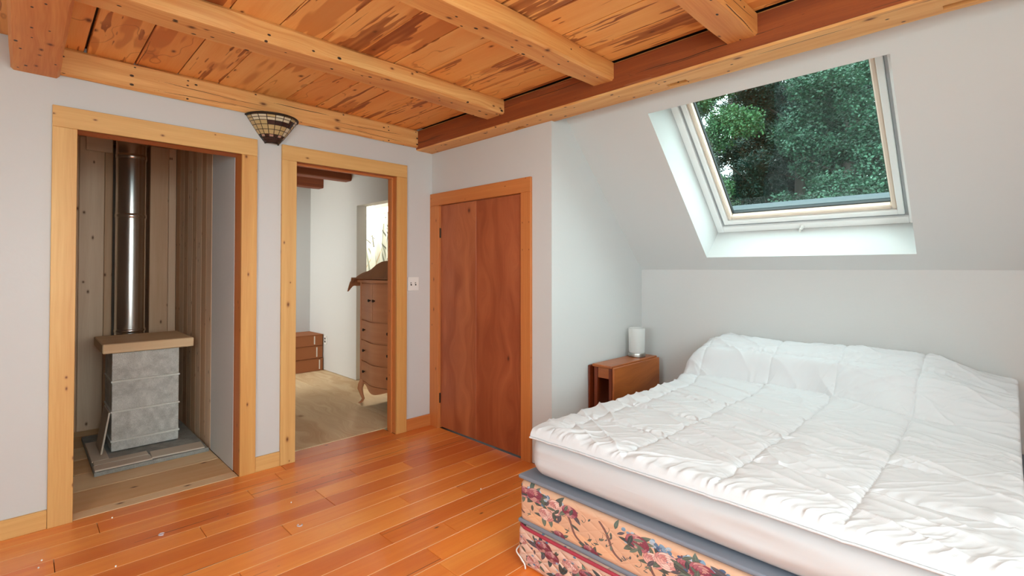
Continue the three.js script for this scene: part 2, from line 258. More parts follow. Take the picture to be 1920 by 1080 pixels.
// timbers
function timber(label, X, Y, Z, len, seed, kind = 'beam', tint = 0, amp = 0.004, group = 'rough ceiling timbers') {
  const s = [X[1] - X[0], Y[1] - Y[0], Z[1] - Z[0]], L = s[len], o = [0, 1, 2].filter((k) => k !== len);
  const g = len === 0 ? hewn(L, s[2], s[1], 0, seed, amp) : hewn(L, s[0], s[1], 2, seed, amp);
  const k = WOOD[kind], m = part(scene, 'ceiling_beam', uvBox(g, len, k.size), k.tints[tint], X.map((_, i) => 0) && [(X[0] + X[1]) / 2, (Y[0] + Y[1]) / 2, (Z[0] + Z[1]) / 2]);
  return tag(m, label, 'beam', group);
}
timber('light orange joist riddled with nail holes between two wider ceiling bays', [0.93, 1.122], [2.508, 2.612], [0.172, 2.484], 2, 3, 'beam', 0);
timber('pale weathered ceiling joist with a long crack over the floor beside the bed', [1.894, 2.046], [2.5, 2.612], [0.172, 2.484], 2, 13, 'beam', 1);
timber('orange ceiling joist nearest the skylight with a split underside', [2.692, 2.844], [2.498, 2.612], [0.172, 2.484], 2, 17, 'beam', 2);
timber('wavy edged orange timber running along the top of the doorway wall', [0.001, 0.03], [2.455, 2.611], [0.172, 2.484], 2, 29, 'beam', 0, 0.003);
timber('broad reddish timber overhead ending on the wall beside the stove closet doorway', [0.002, 4.69], [2.437, 2.61], [2.486, 2.676], 0, 31, 'beam', 2, 0.003);
{ // the main beam with three empty mortises in its underside
  const k = WOOD.beam, ev = new Evaluator(); ev.useGroups = false; ev.attributes = ['position', 'normal', 'uv'];
  let b = new Brush(uvBox(hewn(4.69, 0.205, 0.174, 0, 47, 0.002, 0.01, 60), 0, k.size)); b.updateMatrixWorld();
  for (const x of [1.128, 2.37, 3.55]) { const n = new Brush(uvBox(new THREE.BoxGeometry(0.115, 0.2, 0.045).toNonIndexed(), 0, k.size)); n.position.set(x - 2.346, -0.087, -0.04); n.updateMatrixWorld(); b = ev.evaluate(b, n, SUBTRACTION); b.updateMatrixWorld(); }
  const main = thing('ceiling_beam', [2.346, 2.5195, 0.0675], 'long main beam with dark stained face and pale underside above the door and skylight', 'beam', 'rough ceiling timbers');
  part(main, 'timber', b.geometry, k.tints[0]);
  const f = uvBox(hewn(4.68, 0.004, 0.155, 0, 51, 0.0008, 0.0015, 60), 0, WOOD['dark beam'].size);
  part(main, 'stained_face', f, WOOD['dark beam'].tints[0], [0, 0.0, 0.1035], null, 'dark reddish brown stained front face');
}

// floor: cherry planks, pale fillers in the long joints
const floor = thing('floor', [0, 0, 0], 'glossy orange cherry plank floor of the bedroom', 'floor', null, 'structure');
box(floor, 'subfloor', [-0.13, 4.8], [-0.06, -0.0165], [ZK - 0.12, 4.0], M.joint, 0);
{
  const W = 0.1476, X0 = 0.123 - W, R = rng(77), butts = { 0: [1.307], 2: [1.603, 0.02], 3: [0.994, 2.5], 4: [1.926, 0.66, 1.297], 5: [1.297], 6: [0.34, 1.605], 7: [0.97, 2.3], 8: [0.64, 1.9], 9: [1.27, 2.7], 10: [0.967] };
  for (let i = 0; i < 33; i++) {
    const x0 = Math.max(0.001, X0 + i * W), x1 = Math.min(4.695, X0 + (i + 1) * W); if (x1 - x0 < 0.01) continue;
    const z0 = (x1 > XA ? ZK : 0) + 0.003, cuts = (butts[i] || [R() * 1.2 - 0.4, 0.9 + R(), 2.2 + R()]).slice().sort((a, b) => a - b).filter((z) => z > z0 + 0.1 && z < 3.8), ends = [z0, ...cuts, 3.895];
    for (let k = 0; k < ends.length - 1; k++) wood(floor, 'floor_plank', [x0 + 0.0014, x1 - 0.0014], [-0.016, 0], [ends[k] + 0.0014, ends[k + 1] - 0.0014], 'cherry', 2, Math.floor(R() * 5), 0.0012);
    if (i) box(floor, 'joint_filler', [x0 - 0.0014, x0 + 0.0014], [-0.016, -0.0006], [z0, 3.895], M.filler, 0);
  }
  wood(floor, 'floor_plank', [-0.185, -0.001], [-0.016, 0], [D2.z0 + 0.002, D2.z1 - 0.002], 'cherry', 2, 1, 0.0012);
}
// door casings, jambs and baseboards
function casing(n, z0, z1, h, label, kind, hOut, zl, zr) {
  const t = thing('trim_' + n, [0, 0, 0], label, 'door casing', null, 'structure'), X = [0.0005, 0.022];
  wood(t, 'side_casing', X, [0, h], [z1, zl], kind, 1, 0); wood(t, 'side_casing', X, [0, h], [zr, z0], kind, 1, 1);
  wood(t, 'head_casing', X, [h + 0.0005, hOut], [zr, zl], kind, 2, 0);
  wood(t, 'jamb', [-0.13, 0.018], [0, h + 0.012], [z1 + 0.0005, z1 + 0.0115], 'orange pine', 1); wood(t, 'jamb', [-0.13, 0.018], [0, h + 0.012], [z0 - 0.0115, z0 - 0.0005], 'orange pine', 1);
  wood(t, 'head_jamb', [-0.13, 0.018], [h + 0.0005, h + 0.0115], [z0, z1], 'orange pine', 2);
  return t;
}
casing(1, D1.z0, D1.z1, D1.h, 'knotty pine casing around the stove closet doorway', 'pine', 2.287, 2.513, 1.476);
{
  const t = casing(2, D2.z0, D2.z1, D2.h, 'knotty pine casing around the doorway to the hall with the dresser', 'pine', 2.284, 1.312, 0.273);
  for (const [a, b] of [[D2.z0, D2.z0 + 0.012], [D2.z1 - 0.012, D2.z1]]) wood(t, 'door_stop', [-0.085, -0.045], [0, D2.h], [a, b], 'orange pine', 1);
  wood(t, 'door_stop', [-0.085, -0.045], [D2.h - 0.012, D2.h], [D2.z0 + 0.012, D2.z1 - 0.012], 'orange pine', 2);
}
{
  const t = thing('trim_3', [0, 0, 0], 'orange pine casing framing the closed reddish brown door', 'door casing', null, 'structure'), Z = [0.0005, 0.022], h = D3.h;
  wood(t, 'side_casing', [0.001, D3.x0], [0, h], Z, 'orange pine', 1); wood(t, 'side_casing', [D3.x1, 1.236], [0, h], Z, 'orange pine', 1); wood(t, 'head_casing', [0.001, 1.236], [h + 0.0005, 2.063], Z, 'orange pine', 0);
  wood(t, 'jamb', [D3.x0 - 0.01, D3.x0], [0, h], [-0.12, 0], 'orange pine', 1); wood(t, 'jamb', [D3.x1, D3.x1 + 0.01], [0, h], [-0.12, 0], 'orange pine', 1); wood(t, 'head_jamb', [D3.x0, D3.x1], [h, h + 0.01], [-0.12, 0], 'orange pine', 0);
}
{
  const b = thing('baseboard_left', [0, 0, 0], 'pale pine baseboard along the wall with the open doorways', 'baseboard', null, 'structure');
  wood(b, 'board', [0.0005, 0.018], [0, 0.1], [2.514, 3.89], 'pine', 2); wood(b, 'board', [0.0005, 0.018], [0, 0.1], [1.313, 1.475], 'pine', 2); wood(b, 'board', [0.0005, 0.018], [0, 0.1], [0.023, 0.272], 'orange pine', 2);
}
// the closed door
{
  const d = thing('door_1', [0, 0, -0.012], 'closed flat reddish brown wooden door with dark hinges', 'door', null, 'structure'), a = D3.x0 + 0.004, b = D3.x1 - 0.004, m = 0.612;
  wood(d, 'door_board', [a, m - 0.0007], [0.012, D3.h - 0.004], [-0.035, 0.012], 'door veneer', 1, 0, 0.0015); wood(d, 'door_board', [m + 0.0007, b], [0.012, D3.h - 0.004], [-0.035, 0.012], 'door veneer', 1, 1, 0.0015);
  for (const y of [1.71, 0.262]) { part(d, 'hinge', uvBox(new THREE.CylinderGeometry(0.007, 0.007, 0.085, 10), 1), M.brass, [a - 0.001, y, 0.018]); }
  for (const y of [1.685, 0.274]) { const h = part(d, 'hinge', uvBox(new THREE.CylinderGeometry(0.005, 0.005, 0.08, 10), 1), M.brass, [b + 0.001, y, 0.016]); h.name = 'hinge'; }
}
// ================================================================ skylight
{
  const w = thing('window_1', slopeP(0, 0, 0), 'tilted skylight over the bed with white frame and tree view', 'skylight', null, 'structure');
  w.rotation.x = 0;
  const basis = new THREE.Matrix4().makeBasis(new THREE.Vector3(1, 0, 0), new THREE.Vector3(0, SY, CY), new THREE.Vector3(0, CY, -SY).negate());
  w.quaternion.setFromRotationMatrix(basis);   // local y runs up the slope, local -z out through the roof
  const bar = (name, X, S, D, mat, c = 0.002, label) => box(w, name, X, S, [-D[1], -D[0]], mat, c, label);
  const frameRing = (name, x0, x1, s0, s1, t, D, mat, c) => { bar(name, [x0, x0 + t], [s0, s1], D, mat, c); bar(name, [x1 - t, x1], [s0, s1], D, mat, c); bar(name, [x0 + t, x1 - t], [s0, s0 + t], D, mat, c); bar(name, [x0 + t, x1 - t], [s1 - t, s1], D, mat, c); };
  frameRing('outer_frame', 2.036, 3.284, 0.133, 1.389, 0.05, [0.285, 0.40], M.whiteFrame, 0.004);
  frameRing('seal', 2.0865, 3.2335, 0.1835, 1.3385, 0.018, [0.305, 0.38], M.greyFrame, 0.002);
  frameRing('sash', 2.105, 3.215, 0.202, 1.32, 0.034, [0.292, 0.37], M.whiteFrame, 0.003);
  const kind = WOOD['floor pine'], bead = (X, S, len) => { const g = uvBox(chamferBox(X[1] - X[0], S[1] - S[0], 0.06, 0.008), len, kind.size); part(w, 'glazing_bead', g, M.bead, [(X[0] + X[1]) / 2, (S[0] + S[1]) / 2, -0.335]); };
  bead([2.1395, 2.168], [0.2365, 1.2855], 1); bead([3.152, 3.1805], [0.2365, 1.2855], 1); bead([2.1685, 3.1515], [0.2365, 0.268], 0); bead([2.1685, 3.1515], [1.254, 1.2855], 0);
  frameRing('gasket', 2.1685, 3.1515, 0.2685, 1.2535, 0.006, [0.345, 0.372], M.blackRubber, 0.001);
  part(w, 'glass', new THREE.PlaneGeometry(0.98, 0.982), M.glass, [2.66, 0.761, -0.362]);
  frameRing('cladding', 2.06, 3.26, 0.16, 1.36, 0.06, [0.405, 0.45], M.ledge, 0.006);
  bar('outer_ledge', [2.13, 3.19], [0.222, 0.25], [0.41, 0.475], M.ledge, 0.004);
  const hd = part(w, 'handle', mergeGeometries([uvBox(new THREE.CylinderGeometry(0.011, 0.013, 0.03, 14).rotateX(Math.PI / 2).toNonIndexed(), 0), uvBox(chamferBox(0.014, 0.05, 0.014, 0.004).translate(-0.008, -0.02, 0.018).rotateZ(-0.25), 0)]), M.plastic, [2.64, 0.158, -0.272]);
}
// the gable window, wide and plain
function plainWindow(n, label, place, w, h, cols) {
  const t = thing('window_' + n, place.pos, label, 'window', null, 'structure'); t.rotation.y = place.turn;
  box(t, 'frame', [-w / 2, -w / 2 + 0.05], [-h / 2, h / 2], [-0.05, 0.05], M.whiteFrame); box(t, 'frame', [w / 2 - 0.05, w / 2], [-h / 2, h / 2], [-0.05, 0.05], M.whiteFrame);
  box(t, 'frame', [-w / 2 + 0.05, w / 2 - 0.05], [-h / 2, -h / 2 + 0.05], [-0.05, 0.05], M.whiteFrame); box(t, 'frame', [-w / 2 + 0.05, w / 2 - 0.05], [h / 2 - 0.05, h / 2], [-0.05, 0.05], M.whiteFrame);
  const iw = (w - 0.1) / cols;
  for (let i = 0; i < cols; i++) { const x = -w / 2 + 0.05 + iw * (i + 0.5); part(t, 'pane', new THREE.PlaneGeometry(iw - 0.03, h - 0.1), M.clearGlass, [x, 0, 0]); if (i) box(t, 'mullion', [x - iw / 2 - 0.02, x - iw / 2 + 0.02], [-h / 2 + 0.05, h / 2 - 0.05], [-0.03, 0.03], M.whiteFrame); }
}
plainWindow(2, 'wide white framed window in the gable wall beyond the bed', { pos: [4.75, 1.65, 2.1], turn: -Math.PI / 2 }, 1.798, 1.398, 2);
plainWindow(4, 'added white framed window for fill light facing the reddish brown door', { pos: [2.9, 1.75, 3.95], turn: Math.PI }, 1.298, 1.098, 2);  // unseen window added to let fill light reach the door wall
plainWindow(3, 'white framed window at the end of the hall', { pos: [-2.72, 1.89, 3.25], turn: Math.PI }, 1.098, 1.378, 2);

// ================================================================ stove closet
wallZ('wall_closet_right', 1.475, 1.56, [-2.3, -0.131], [0, 2.64], [], M.plain, 'closet side wall with brown boards and a white strip beside the doorway');
wallZ('wall_closet_left', 2.424, 2.52, [-2.3, -0.131], [0, 2.64], [], M.plain, 'plain closet side wall hidden behind the doorway casing');
wallX('wall_closet_back', -2.3, -2.2, [1.56, 2.424], [0, 2.64], [], M.plain, 'plain back wall behind the closet boards and flue');
{
  const t = thing('trim_4', [0, 0, 0], 'brown knotty board lining on the back and side of the stove closet', 'board lining', null, 'structure');
  const R = rng(9), zs = [1.577, 1.64, 1.784]; let i = 0;
  for (let k = 0; k < 2; k++) wood(t, 'board', [-1.97, -1.95], [0, 2.54], [zs[k] + 0.001, zs[k + 1] - 0.001], 'closet board', 1, i++, 0.004);
  for (const [a, b] of [[2.054, 2.11], [2.112, 2.28], [2.282, 2.423]]) wood(t, 'board', [-1.97, -1.95], [0, 2.54], [a, b], 'closet board', 1, i++, 0.004);
  wood(t, 'batten', [-2.19, -1.955], [0, 2.54], [1.988, 2.012], 'closet board', 1, 0, 0.003);
  wood(t, 'return_board', [-2.19, -1.972], [0, 2.54], [1.768, 1.783], 'closet board', 1, 2, 0.003); wood(t, 'return_board', [-2.19, -1.972], [0, 2.54], [2.056, 2.07], 'closet board', 1, 2, 0.003);
  wood(t, 'header_board', [-1.949, -1.92], [2.42, 2.54], [2.06, 2.24], 'closet board', 2, 0, 0.004);
  const xs = [-1.948, -1.79, -1.63, -1.48, -1.32, -1.17, -1.01, -0.86, -0.7];
  for (let k = 0; k < xs.length - 1; k++) wood(t, 'board', [xs[k] + 0.001, xs[k + 1] - 0.001], [0, 2.54], [1.561, 1.577], 'closet board', 1, 2 + k % 2, 0.004);
  box(t, 'white_panel', [-0.699, -0.131], [0, 2.54], [1.561, 1.575], M.wall, 0.001, 'white painted strip of wall');
  wood(t, 'ceiling_board', [-2.19, -0.135], [2.545, 2.565], [1.565, 2.0], 'closet board', 0, 2); wood(t, 'ceiling_board', [-2.19, -0.135], [2.545, 2.565], [2.002, 2.42], 'closet board', 0, 1);
}
{
  const t = thing('floor_closet', [0, 0, 0], 'pale pine board floor of the stove closet', 'floor', null, 'structure');
  box(t, 'subfloor', [-2.3, -0.131], [-0.07, -0.02], [1.475, 2.52], M.joint, 0);
  const xs = [-2.195, -1.8, -1.45, -1.12, -0.79, -0.45, -0.1]; for (let i = 0; i < 6; i++) wood(t, 'floor_board', [xs[i] + 0.0012, xs[i + 1] - 0.0012], [-0.0195, 0], [i === 5 ? 1.576 : 1.578, 2.409], 'floor pine', 2, i % 2, 0.002);
  wood(t, 'threshold', [-0.099, 0.0], [-0.0155, 0.001], [D1.z0 + 0.001, D1.z1 - 0.001], 'floor pine', 2, 0, 0.002, 'paler threshold board');
}
// hearth pad, tiles, pedestal, slab, flue
{
  const pad = part(scene, 'hearth_pad', uvBox(chamferBox(1.0, 0.028, 0.672, 0.003), 0, [0.6, 0.6], [0, 0]), M.cement, [-1.155, 0.0145, 1.93]);
  tag(pad, 'grey cement board hearth pad on the closet floor under the block pedestal', 'hearth pad');
  const tile = (X, Z, label, turn = 0) => { const m = part(scene, 'hearth_tile', chamferBox(X[1] - X[0], 0.011, Z[1] - Z[0], 0.002), M.tile, [(X[0] + X[1]) / 2, 0.0345, (Z[0] + Z[1]) / 2]); m.rotation.y = turn; tag(m, label, 'tile', 'loose hearth tiles'); return m; };
  tile([-0.775, -0.665], [1.945, 2.262], 'long beige tile at the front hearth edge below the leaning tile');
  tile([-0.83, -0.675], [1.615, 1.94], 'beige tile at the front hearth edge beside the white closet wall', -0.06);
  tile([-0.875, -0.785], [1.95, 2.255], 'narrow beige tile strip lying between the block pedestal and the front edge tile');
  tile([-1.40, -0.88], [2.165, 2.262], 'beige tile lying along the left side of the block pedestal');
  const lean = part(scene, 'hearth_tile', chamferBox(0.30, 0.30, 0.011, 0.002), M.tile, [-1.13, 0.172, 2.188]); lean.rotation.set(-0.2, 0, -0.42, 'XYZ'); tag(lean, 'square beige tile leaning against the side of the block pedestal', 'tile', 'loose hearth tiles');
  lean.rotation.set(-0.15, 0, 0);
  lean.position.set(-1.14, 0.191, 2.178);
  const p = thing('block_pedestal', [-1.24, 0.029, 1.93], 'stack of grey concrete blocks with pale mortar lines in the closet', 'pedestal');
  const ys = [0.0005, 0.082, 0.3, 0.524, 0.742];
  for (let i = 0; i < 4; i++) {
    part(p, 'block', uvBox(new RoundedBoxGeometry(0.42, ys[i + 1] - ys[i] - 0.014, 0.42, 2, 0.006), 0, [0.5, 0.5]), M.concrete, [0, (ys[i] + ys[i + 1]) / 2, 0]);
    if (i < 3) part(p, 'mortar_joint', uvBox(new RoundedBoxGeometry(0.432, 0.015, 0.432, 2, 0.005), 0, [0.5, 0.5]), M.mortar, [0, ys[i + 1], 0]);
  }
  const k = WOOD['floor pine'], s = part(scene, 'wooden_slab', uvBox(chamferBox(0.62, 0.07, 0.57, 0.006), 2, k.size), k.tints[0], [-1.29, 0.806, 1.915]); tag(s, 'thick pale wooden slab lying on top of the concrete block pedestal', 'slab');
  const f = thing('flue_pipe', [-1.79, 0.001, 1.945], 'shiny steel flue pipe rising behind the block pedestal', 'flue pipe');
  const seg = (a, b, n) => part(f, n, new THREE.LatheGeometry([[0.105, a], [0.107, a + 0.004], [0.107, b - 0.004], [0.105, b]].map((q) => new THREE.Vector2(...q)), 40), M.steel);
  seg(0, 0.845, 'pipe_section'); seg(0.86, 1.84, 'pipe_section'); seg(1.87, 2.36, 'pipe_section'); seg(2.39, 2.54, 'pipe_section');
  for (const [a, b] of [[0.84, 0.87], [1.835, 1.875], [2.355, 2.395]]) part(f, 'joint_band', new THREE.LatheGeometry([[0.1, a], [0.111, a], [0.113, (a + b) / 2], [0.111, b], [0.1, b]].map((q) => new THREE.Vector2(...q)), 40), M.steel);
}
// ================================================================ hall behind the second doorway
wallX('wall_hall_far', -3.55, -3.45, [-0.47, 3.3], [0, 2.72], [], M.wall, 'shaded white far wall of the hall behind the cardboard boxes');
wallZ('wall_hall_right', -0.47, -0.335, [-3.45, -0.131], [0.012, 2.72], [[-2.06, -1.24, 0.012, 2.18]], M.wall, 'bright white hall wall with an opening to the washroom');
wallZ('wall_hall_front', 3.2, 3.3, [-3.45, -0.131], [0, 2.72], [[-3.27, -2.17, 1.2, 2.58]], M.wall, 'white end wall of the hall with a window');
{ const c = part(scene, 'ceiling_hall', uvBox(chamferBox(3.42, 0.1, 3.77, 0), 0, [1, 1], [0, 0]), M.wall, [-1.84, 2.77, 1.415]); tag(c, 'white hall ceiling above the dark beams', 'ceiling', null, 'structure'); }
timber('dark brown hall beam nearer the doorway ending on the white wall', [-2.36, -2.2], [2.51, 2.719], [-0.334, 3.19], 2, 61, 'dark beam', 0, 0.003, 'dark hall beams');
timber('dark brown hall beam farther from the doorway above the cardboard boxes', [-3.18, -3.02], [2.512, 2.719], [-0.334, 3.19], 2, 67, 'dark beam', 0, 0.003, 'dark hall beams');
{
  const t = thing('floor_hall', [0, 0, 0], 'bare plywood sheet floor of the hall', 'floor', null, 'structure');
  box(t, 'subfloor', [-3.45, -0.131], [-0.07, -0.02], [-1.7, 3.2], M.joint, 0);
  wood(t, 'plywood_sheet', [-3.449, -0.19], [-0.0195, 0.004], [0.172, 1.474], 'plywood', 0, 0, 0.002); wood(t, 'plywood_sheet', [-3.449, -0.135], [-0.0195, 0.004], [-1.05, 0.168], 'plywood', 0, 0, 0.002); wood(t, 'plywood_sheet', [-3.449, -2.31], [-0.0195, 0.004], [1.478, 2.69], 'plywood', 0, 0, 0.002); wood(t, 'plywood_sheet', [-3.449, -2.31], [-0.0195, 0.004], [2.694, 3.199], 'plywood', 0, 0, 0.002); wood(t, 'plywood_sheet', [-3.449, -1.0], [-0.0195, 0.004], [-1.69, -1.054], 'plywood', 0, 0, 0.002);
}
// washroom beyond
wallZ('wall_washroom_back', -1.7, -1.6, [-3.55, -0.9], [0, 2.72], [], M.wall, 'white washroom wall behind the reed patterned curtain');
wallX('wall_washroom_side', -3.55, -3.45, [-1.6, -0.47], [0, 2.72], [], M.wall, 'white washroom side wall beyond the hanging lamp');
wallX('wall_washroom_near', -1.0, -0.9, [-1.6, -0.47], [0, 2.72], [], M.wall, 'white washroom side wall behind the tall dresser');
{ const c = part(scene, 'ceiling_washroom', uvBox(chamferBox(2.65, 0.1, 1.23, 0), 0, [1, 1], [0, 0]), M.wall, [-2.225, 2.77, -1.085]); tag(c, 'white washroom ceiling above the hanging lamp', 'ceiling', null, 'structure'); }
{
  // shower curtain printed with reeds
  const cv = document.createElement('canvas'); cv.width = 512; cv.height = 1024; const g = cv.getContext('2d'), R = rng(15);
  g.fillStyle = '#b9bfb9'; g.fillRect(0, 0, 512, 1024);
  for (let i = 0; i < 70; i++) { const x = R() * 512, l = R(); g.strokeStyle = ['#969a8e', '#a8987f', '#80887e', '#d4d9d0', '#70766e'][Math.floor(R() * 5)]; g.lineWidth = 2 + R() * 4; g.beginPath(); g.moveTo(x, 1024); g.quadraticCurveTo(x + (R() - 0.5) * 60, 600, x + (R() - 0.5) * 260, 1024 - 500 - l * 480); g.stroke(); }
  g.strokeStyle = '#4a4f4c'; for (let i = 0; i < 16; i++) { const x = R() * 512, y = 20 + R() * 150; g.lineWidth = 5; g.beginPath(); g.moveTo(x, y); g.lineTo(x + (R() - 0.3) * 110, y + 90); g.stroke(); }
  const tx = new THREE.CanvasTexture(cv); tx.colorSpace = THREE.SRGBColorSpace;
  const geo = new THREE.PlaneGeometry(1.5, 2.05, 120, 8), p = geo.attributes.position; for (let i = 0; i < p.count; i++) p.setZ(i, 0.025 * Math.sin(p.getX(i) * 42) + 0.008 * Math.sin(p.getX(i) * 17)); geo.computeVertexNormals();
  const c = part(scene, 'shower_curtain', geo, new THREE.MeshPhysicalMaterial({ name: 'printed curtain', map: tx, roughness: 0.9, transmission: 0.25, thickness: 0 }), [-2.5, 1.15, -1.02]); tag(c, 'pale shower curtain printed with grey reeds in the washroom', 'curtain');
  const r = part(scene, 'curtain_rail', new RoundedBoxGeometry(2.4, 0.075, 0.05, 2, 0.012), M.whiteFrame, [-2.245, 2.23, -1.02]); tag(r, 'white rail carrying the reed patterned shower curtain', 'rail');
  const l = thing('pendant_lamp', [-2.77, 2.12, -0.9], 'glowing white cylinder lamp hanging in the washroom', 'lamp');
  const glow = new THREE.MeshStandardMaterial({ name: 'lit lamp glass', color: '#fff4e2', emissive: '#fff0d8', emissiveIntensity: 1.6, roughness: 0.5 });
  part(l, 'lamp_shade', new THREE.LatheGeometry([[0, 0], [0.055, 0], [0.062, 0.01], [0.062, 0.2], [0.05, 0.212], [0, 0.212]].map((q) => new THREE.Vector2(...q)), 28), glow, [0, 0, 0]);
  part(l, 'rod', new THREE.CylinderGeometry(0.006, 0.006, 0.38, 8), M.whiteFrame, [0, 0.405, 0]); part(l, 'canopy', new THREE.CylinderGeometry(0.05, 0.06, 0.02, 20), M.whiteFrame, [0, 0.588, 0]);
  const pl = new THREE.PointLight(0xfff1dc, 6, 0, 2); pl.name = 'pendant_lamp_light'; pl.position.set(-2.77, 2.2, -0.9); pl.shadow.radius = 3; scene.add(pl);
}
// tall dresser with a bowed front
{
  const d = thing('dresser', [-0.745, 0.0045, 0], 'tall brown chest with bowed drawers and curved legs in the hall', 'dresser'), k = WOOD['dresser wood'], mat = k.tints[0], HW = 0.355, ZB = -0.3, ZF = 0.12;
  const bow = (x) => 0.055 * (0.5 + 0.5 * Math.cos(clamp(Math.abs(x) / 0.3) * Math.PI)) - 0.006;
  const front = (x0, x1, y0, y1, t = 0.02, proud = 0, lower) => {   // a curved front panel
    const n = 24, P = [], I = [];
    for (let i = 0; i <= n; i++) { const x = lerp(x0, x1, i / n), z = ZF + bow(x) + proud, yl = lower ? lower(x) : y0; P.push(x, yl, z, x, y1, z, x, y1, z - t, x, yl, z - t); }
    for (let i = 0; i < n; i++) for (let f = 0; f < 4; f++) { const a = i * 4 + f, b = i * 4 + (f + 1) % 4; I.push(a, a + 4, b, b, a + 4, b + 4); }
    const e = n * 4; I.push(0, 1, 2, 0, 2, 3, e, e + 2, e + 1, e, e + 3, e + 2);
    let g = new THREE.BufferGeometry(); g.setAttribute('position', new THREE.Float32BufferAttribute(P, 3)); g.setIndex(I); g = g.toNonIndexed(); g.computeVertexNormals(); g = toCreasedNormals(g, 0.6); return uvBox(g, 0, k.size);
  };
  const kb = (x0, x1, y0, y1, z0, z1, name) => part(d, name, uvBox(chamferBox(x1 - x0, y1 - y0, z1 - z0, 0.003), 1, k.size), mat, [(x0 + x1) / 2, (y0 + y1) / 2, (z0 + z1) / 2]);
  kb(-HW, -HW + 0.02, 0.2, 1.25, ZB, ZF, 'side_panel'); kb(HW - 0.02, HW, 0.2, 1.25, ZB, ZF, 'side_panel'); kb(-HW + 0.02, HW - 0.02, 0.2, 1.25, ZB, ZB + 0.012, 'back_panel');
  part(d, 'carcass', front(-HW + 0.021, HW - 0.021, 0.235, 1.249, 0.02, -0.012), mat);
  part(d, 'top', (() => { const s = new THREE.Shape(); s.moveTo(-HW - 0.02, -ZB); s.lineTo(HW + 0.02, -ZB); for (let i = 0; i <= 20; i++) { const x = lerp(HW + 0.02, -HW - 0.02, i / 20); s.lineTo(x, -(ZF + bow(x) + 0.02)); } const g = new THREE.ExtrudeGeometry(s, { depth: 0.022, bevelEnabled: true, bevelSize: 0.004, bevelThickness: 0.004, bevelSegments: 2 }); g.rotateX(-Math.PI / 2); return uvBox(g, 0, k.size); })(), mat, [0, 1.254, 0]);
  const knob = (p, x, y) => part(p, 'knob', new THREE.LatheGeometry([[0, 0], [0.006, 0], [0.006, 0.012], [0.014, 0.018], [0.014, 0.026], [0, 0.03]].map((q) => new THREE.Vector2(...q)), 16).rotateX(Math.PI / 2), M.brass, [x, y, ZF + bow(x) + 0.006]);
  for (const [y0, y1] of [[0.24, 0.438], [0.452, 0.652], [0.666, 0.858]]) { const w = part(d, 'drawer', front(-HW + 0.03, HW - 0.03, y0, y1, 0.022, 0.006, null), mat); knob(w, -0.235, (y0 + y1) / 2 + 0.005); knob(w, 0.235, (y0 + y1) / 2 + 0.005); }
  for (const [x0, x1, kx] of [[-HW + 0.03, -0.002, -0.042], [0.002, HW - 0.03, 0.042]]) { const w = part(d, 'door', front(x0, x1, 0.872, 1.235, 0.022, 0.004), mat); knob(w, kx, 1.075); }
  part(d, 'apron', front(-HW + 0.012, HW - 0.012, 0.16, 0.232, 0.02, 0.002, (x) => 0.215 - 0.06 * (0.5 + 0.5 * Math.cos(clamp(Math.abs(x) / 0.3) * Math.PI))), mat);
  for (const [x, z] of [[-HW + 0.03, ZF - 0.02], [HW - 0.03, ZF - 0.02], [-HW + 0.03, ZB + 0.03], [HW - 0.03, ZB + 0.03]]) {
    const sx = Math.sign(x), prof = [[0, 0.25, 0.032], [0.012, 0.2, 0.036], [0.02, 0.15, 0.03], [0.008, 0.09, 0.02], [-0.004, 0.045, 0.016], [0.008, 0.018, 0.018], [0.02, 0.004, 0.021]], P = [], I = [], N = 10;
    prof.forEach(([o, y, r]) => { for (let a = 0; a < N; a++) P.push(x + sx * o + r * Math.cos(a / N * 2 * Math.PI) * 0.9, y, z + (z > 0 ? o : 0) + r * Math.sin(a / N * 2 * Math.PI) * 0.9); });
    for (let i = 0; i < prof.length - 1; i++) for (let a = 0; a < N; a++) { const p = i * N + a, q = i * N + (a + 1) % N; I.push(p, q, p + N, q, q + N, p + N); }
    const e = (prof.length - 1) * N; for (let a = 1; a < N - 1; a++) I.push(e, e + a, e + a + 1, 0, a + 1, a);
    let g = new THREE.BufferGeometry(); g.setAttribute('position', new THREE.Float32BufferAttribute(P, 3)); g.setIndex(I); g.computeVertexNormals(); g = uvBox(g, 1, k.size); part(d, 'leg', g, mat);
  }
  // folded towel heaped on top
  const nx = 70, nz = 60, geo = new THREE.PlaneGeometry(1, 1, nx, nz), p = geo.attributes.position;
  for (let i = 0; i < p.count; i++) {
    const u = p.getX(i) + 0.5, v = p.getY(i) + 0.5, x = lerp(-1.235, -0.42, u), z = lerp(-0.27, 0.2, v);
    const mound = 0.15 * sstep(0, 0.75, u) * (1 - sstep(0.75, 1, v) * 0.7) * (0.6 + 0.4 * sstep(0, 0.3, v)), fold = 0.009 * Math.sin(u * 15 + v * 5 + 3 * noise(u * 3, v * 3, 5)) * (0.4 + 0.6 * sstep(0.1, 0.5, u)), over = Math.max(0, -1.137 - x);
    let y = 1.31 + mound + fold - over * over * 9 - 0.06 * sstep(0.82, 1, v) + 0.012 * noise(u * 9, v * 9, 8); if (x > -1.138) y = Math.max(y, 1.304);
    p.setXYZ(i, x, y, z + 0.03 * (noise(u * 6, 3, 4) - 0.5));
  }
  const idx = geo.index.array, P2 = Array.from(p.array), n0 = p.count; for (let i = 0; i < n0; i++) P2.push(p.getX(i), Math.max(p.getY(i) - 0.03, Math.min(1.292, p.getY(i) - 0.012)), p.getZ(i));
  const I2 = Array.from(idx).map((q) => q); for (let i = 0; i < idx.length; i += 3) I2.push(idx[i] + n0, idx[i + 2] + n0, idx[i + 1] + n0);
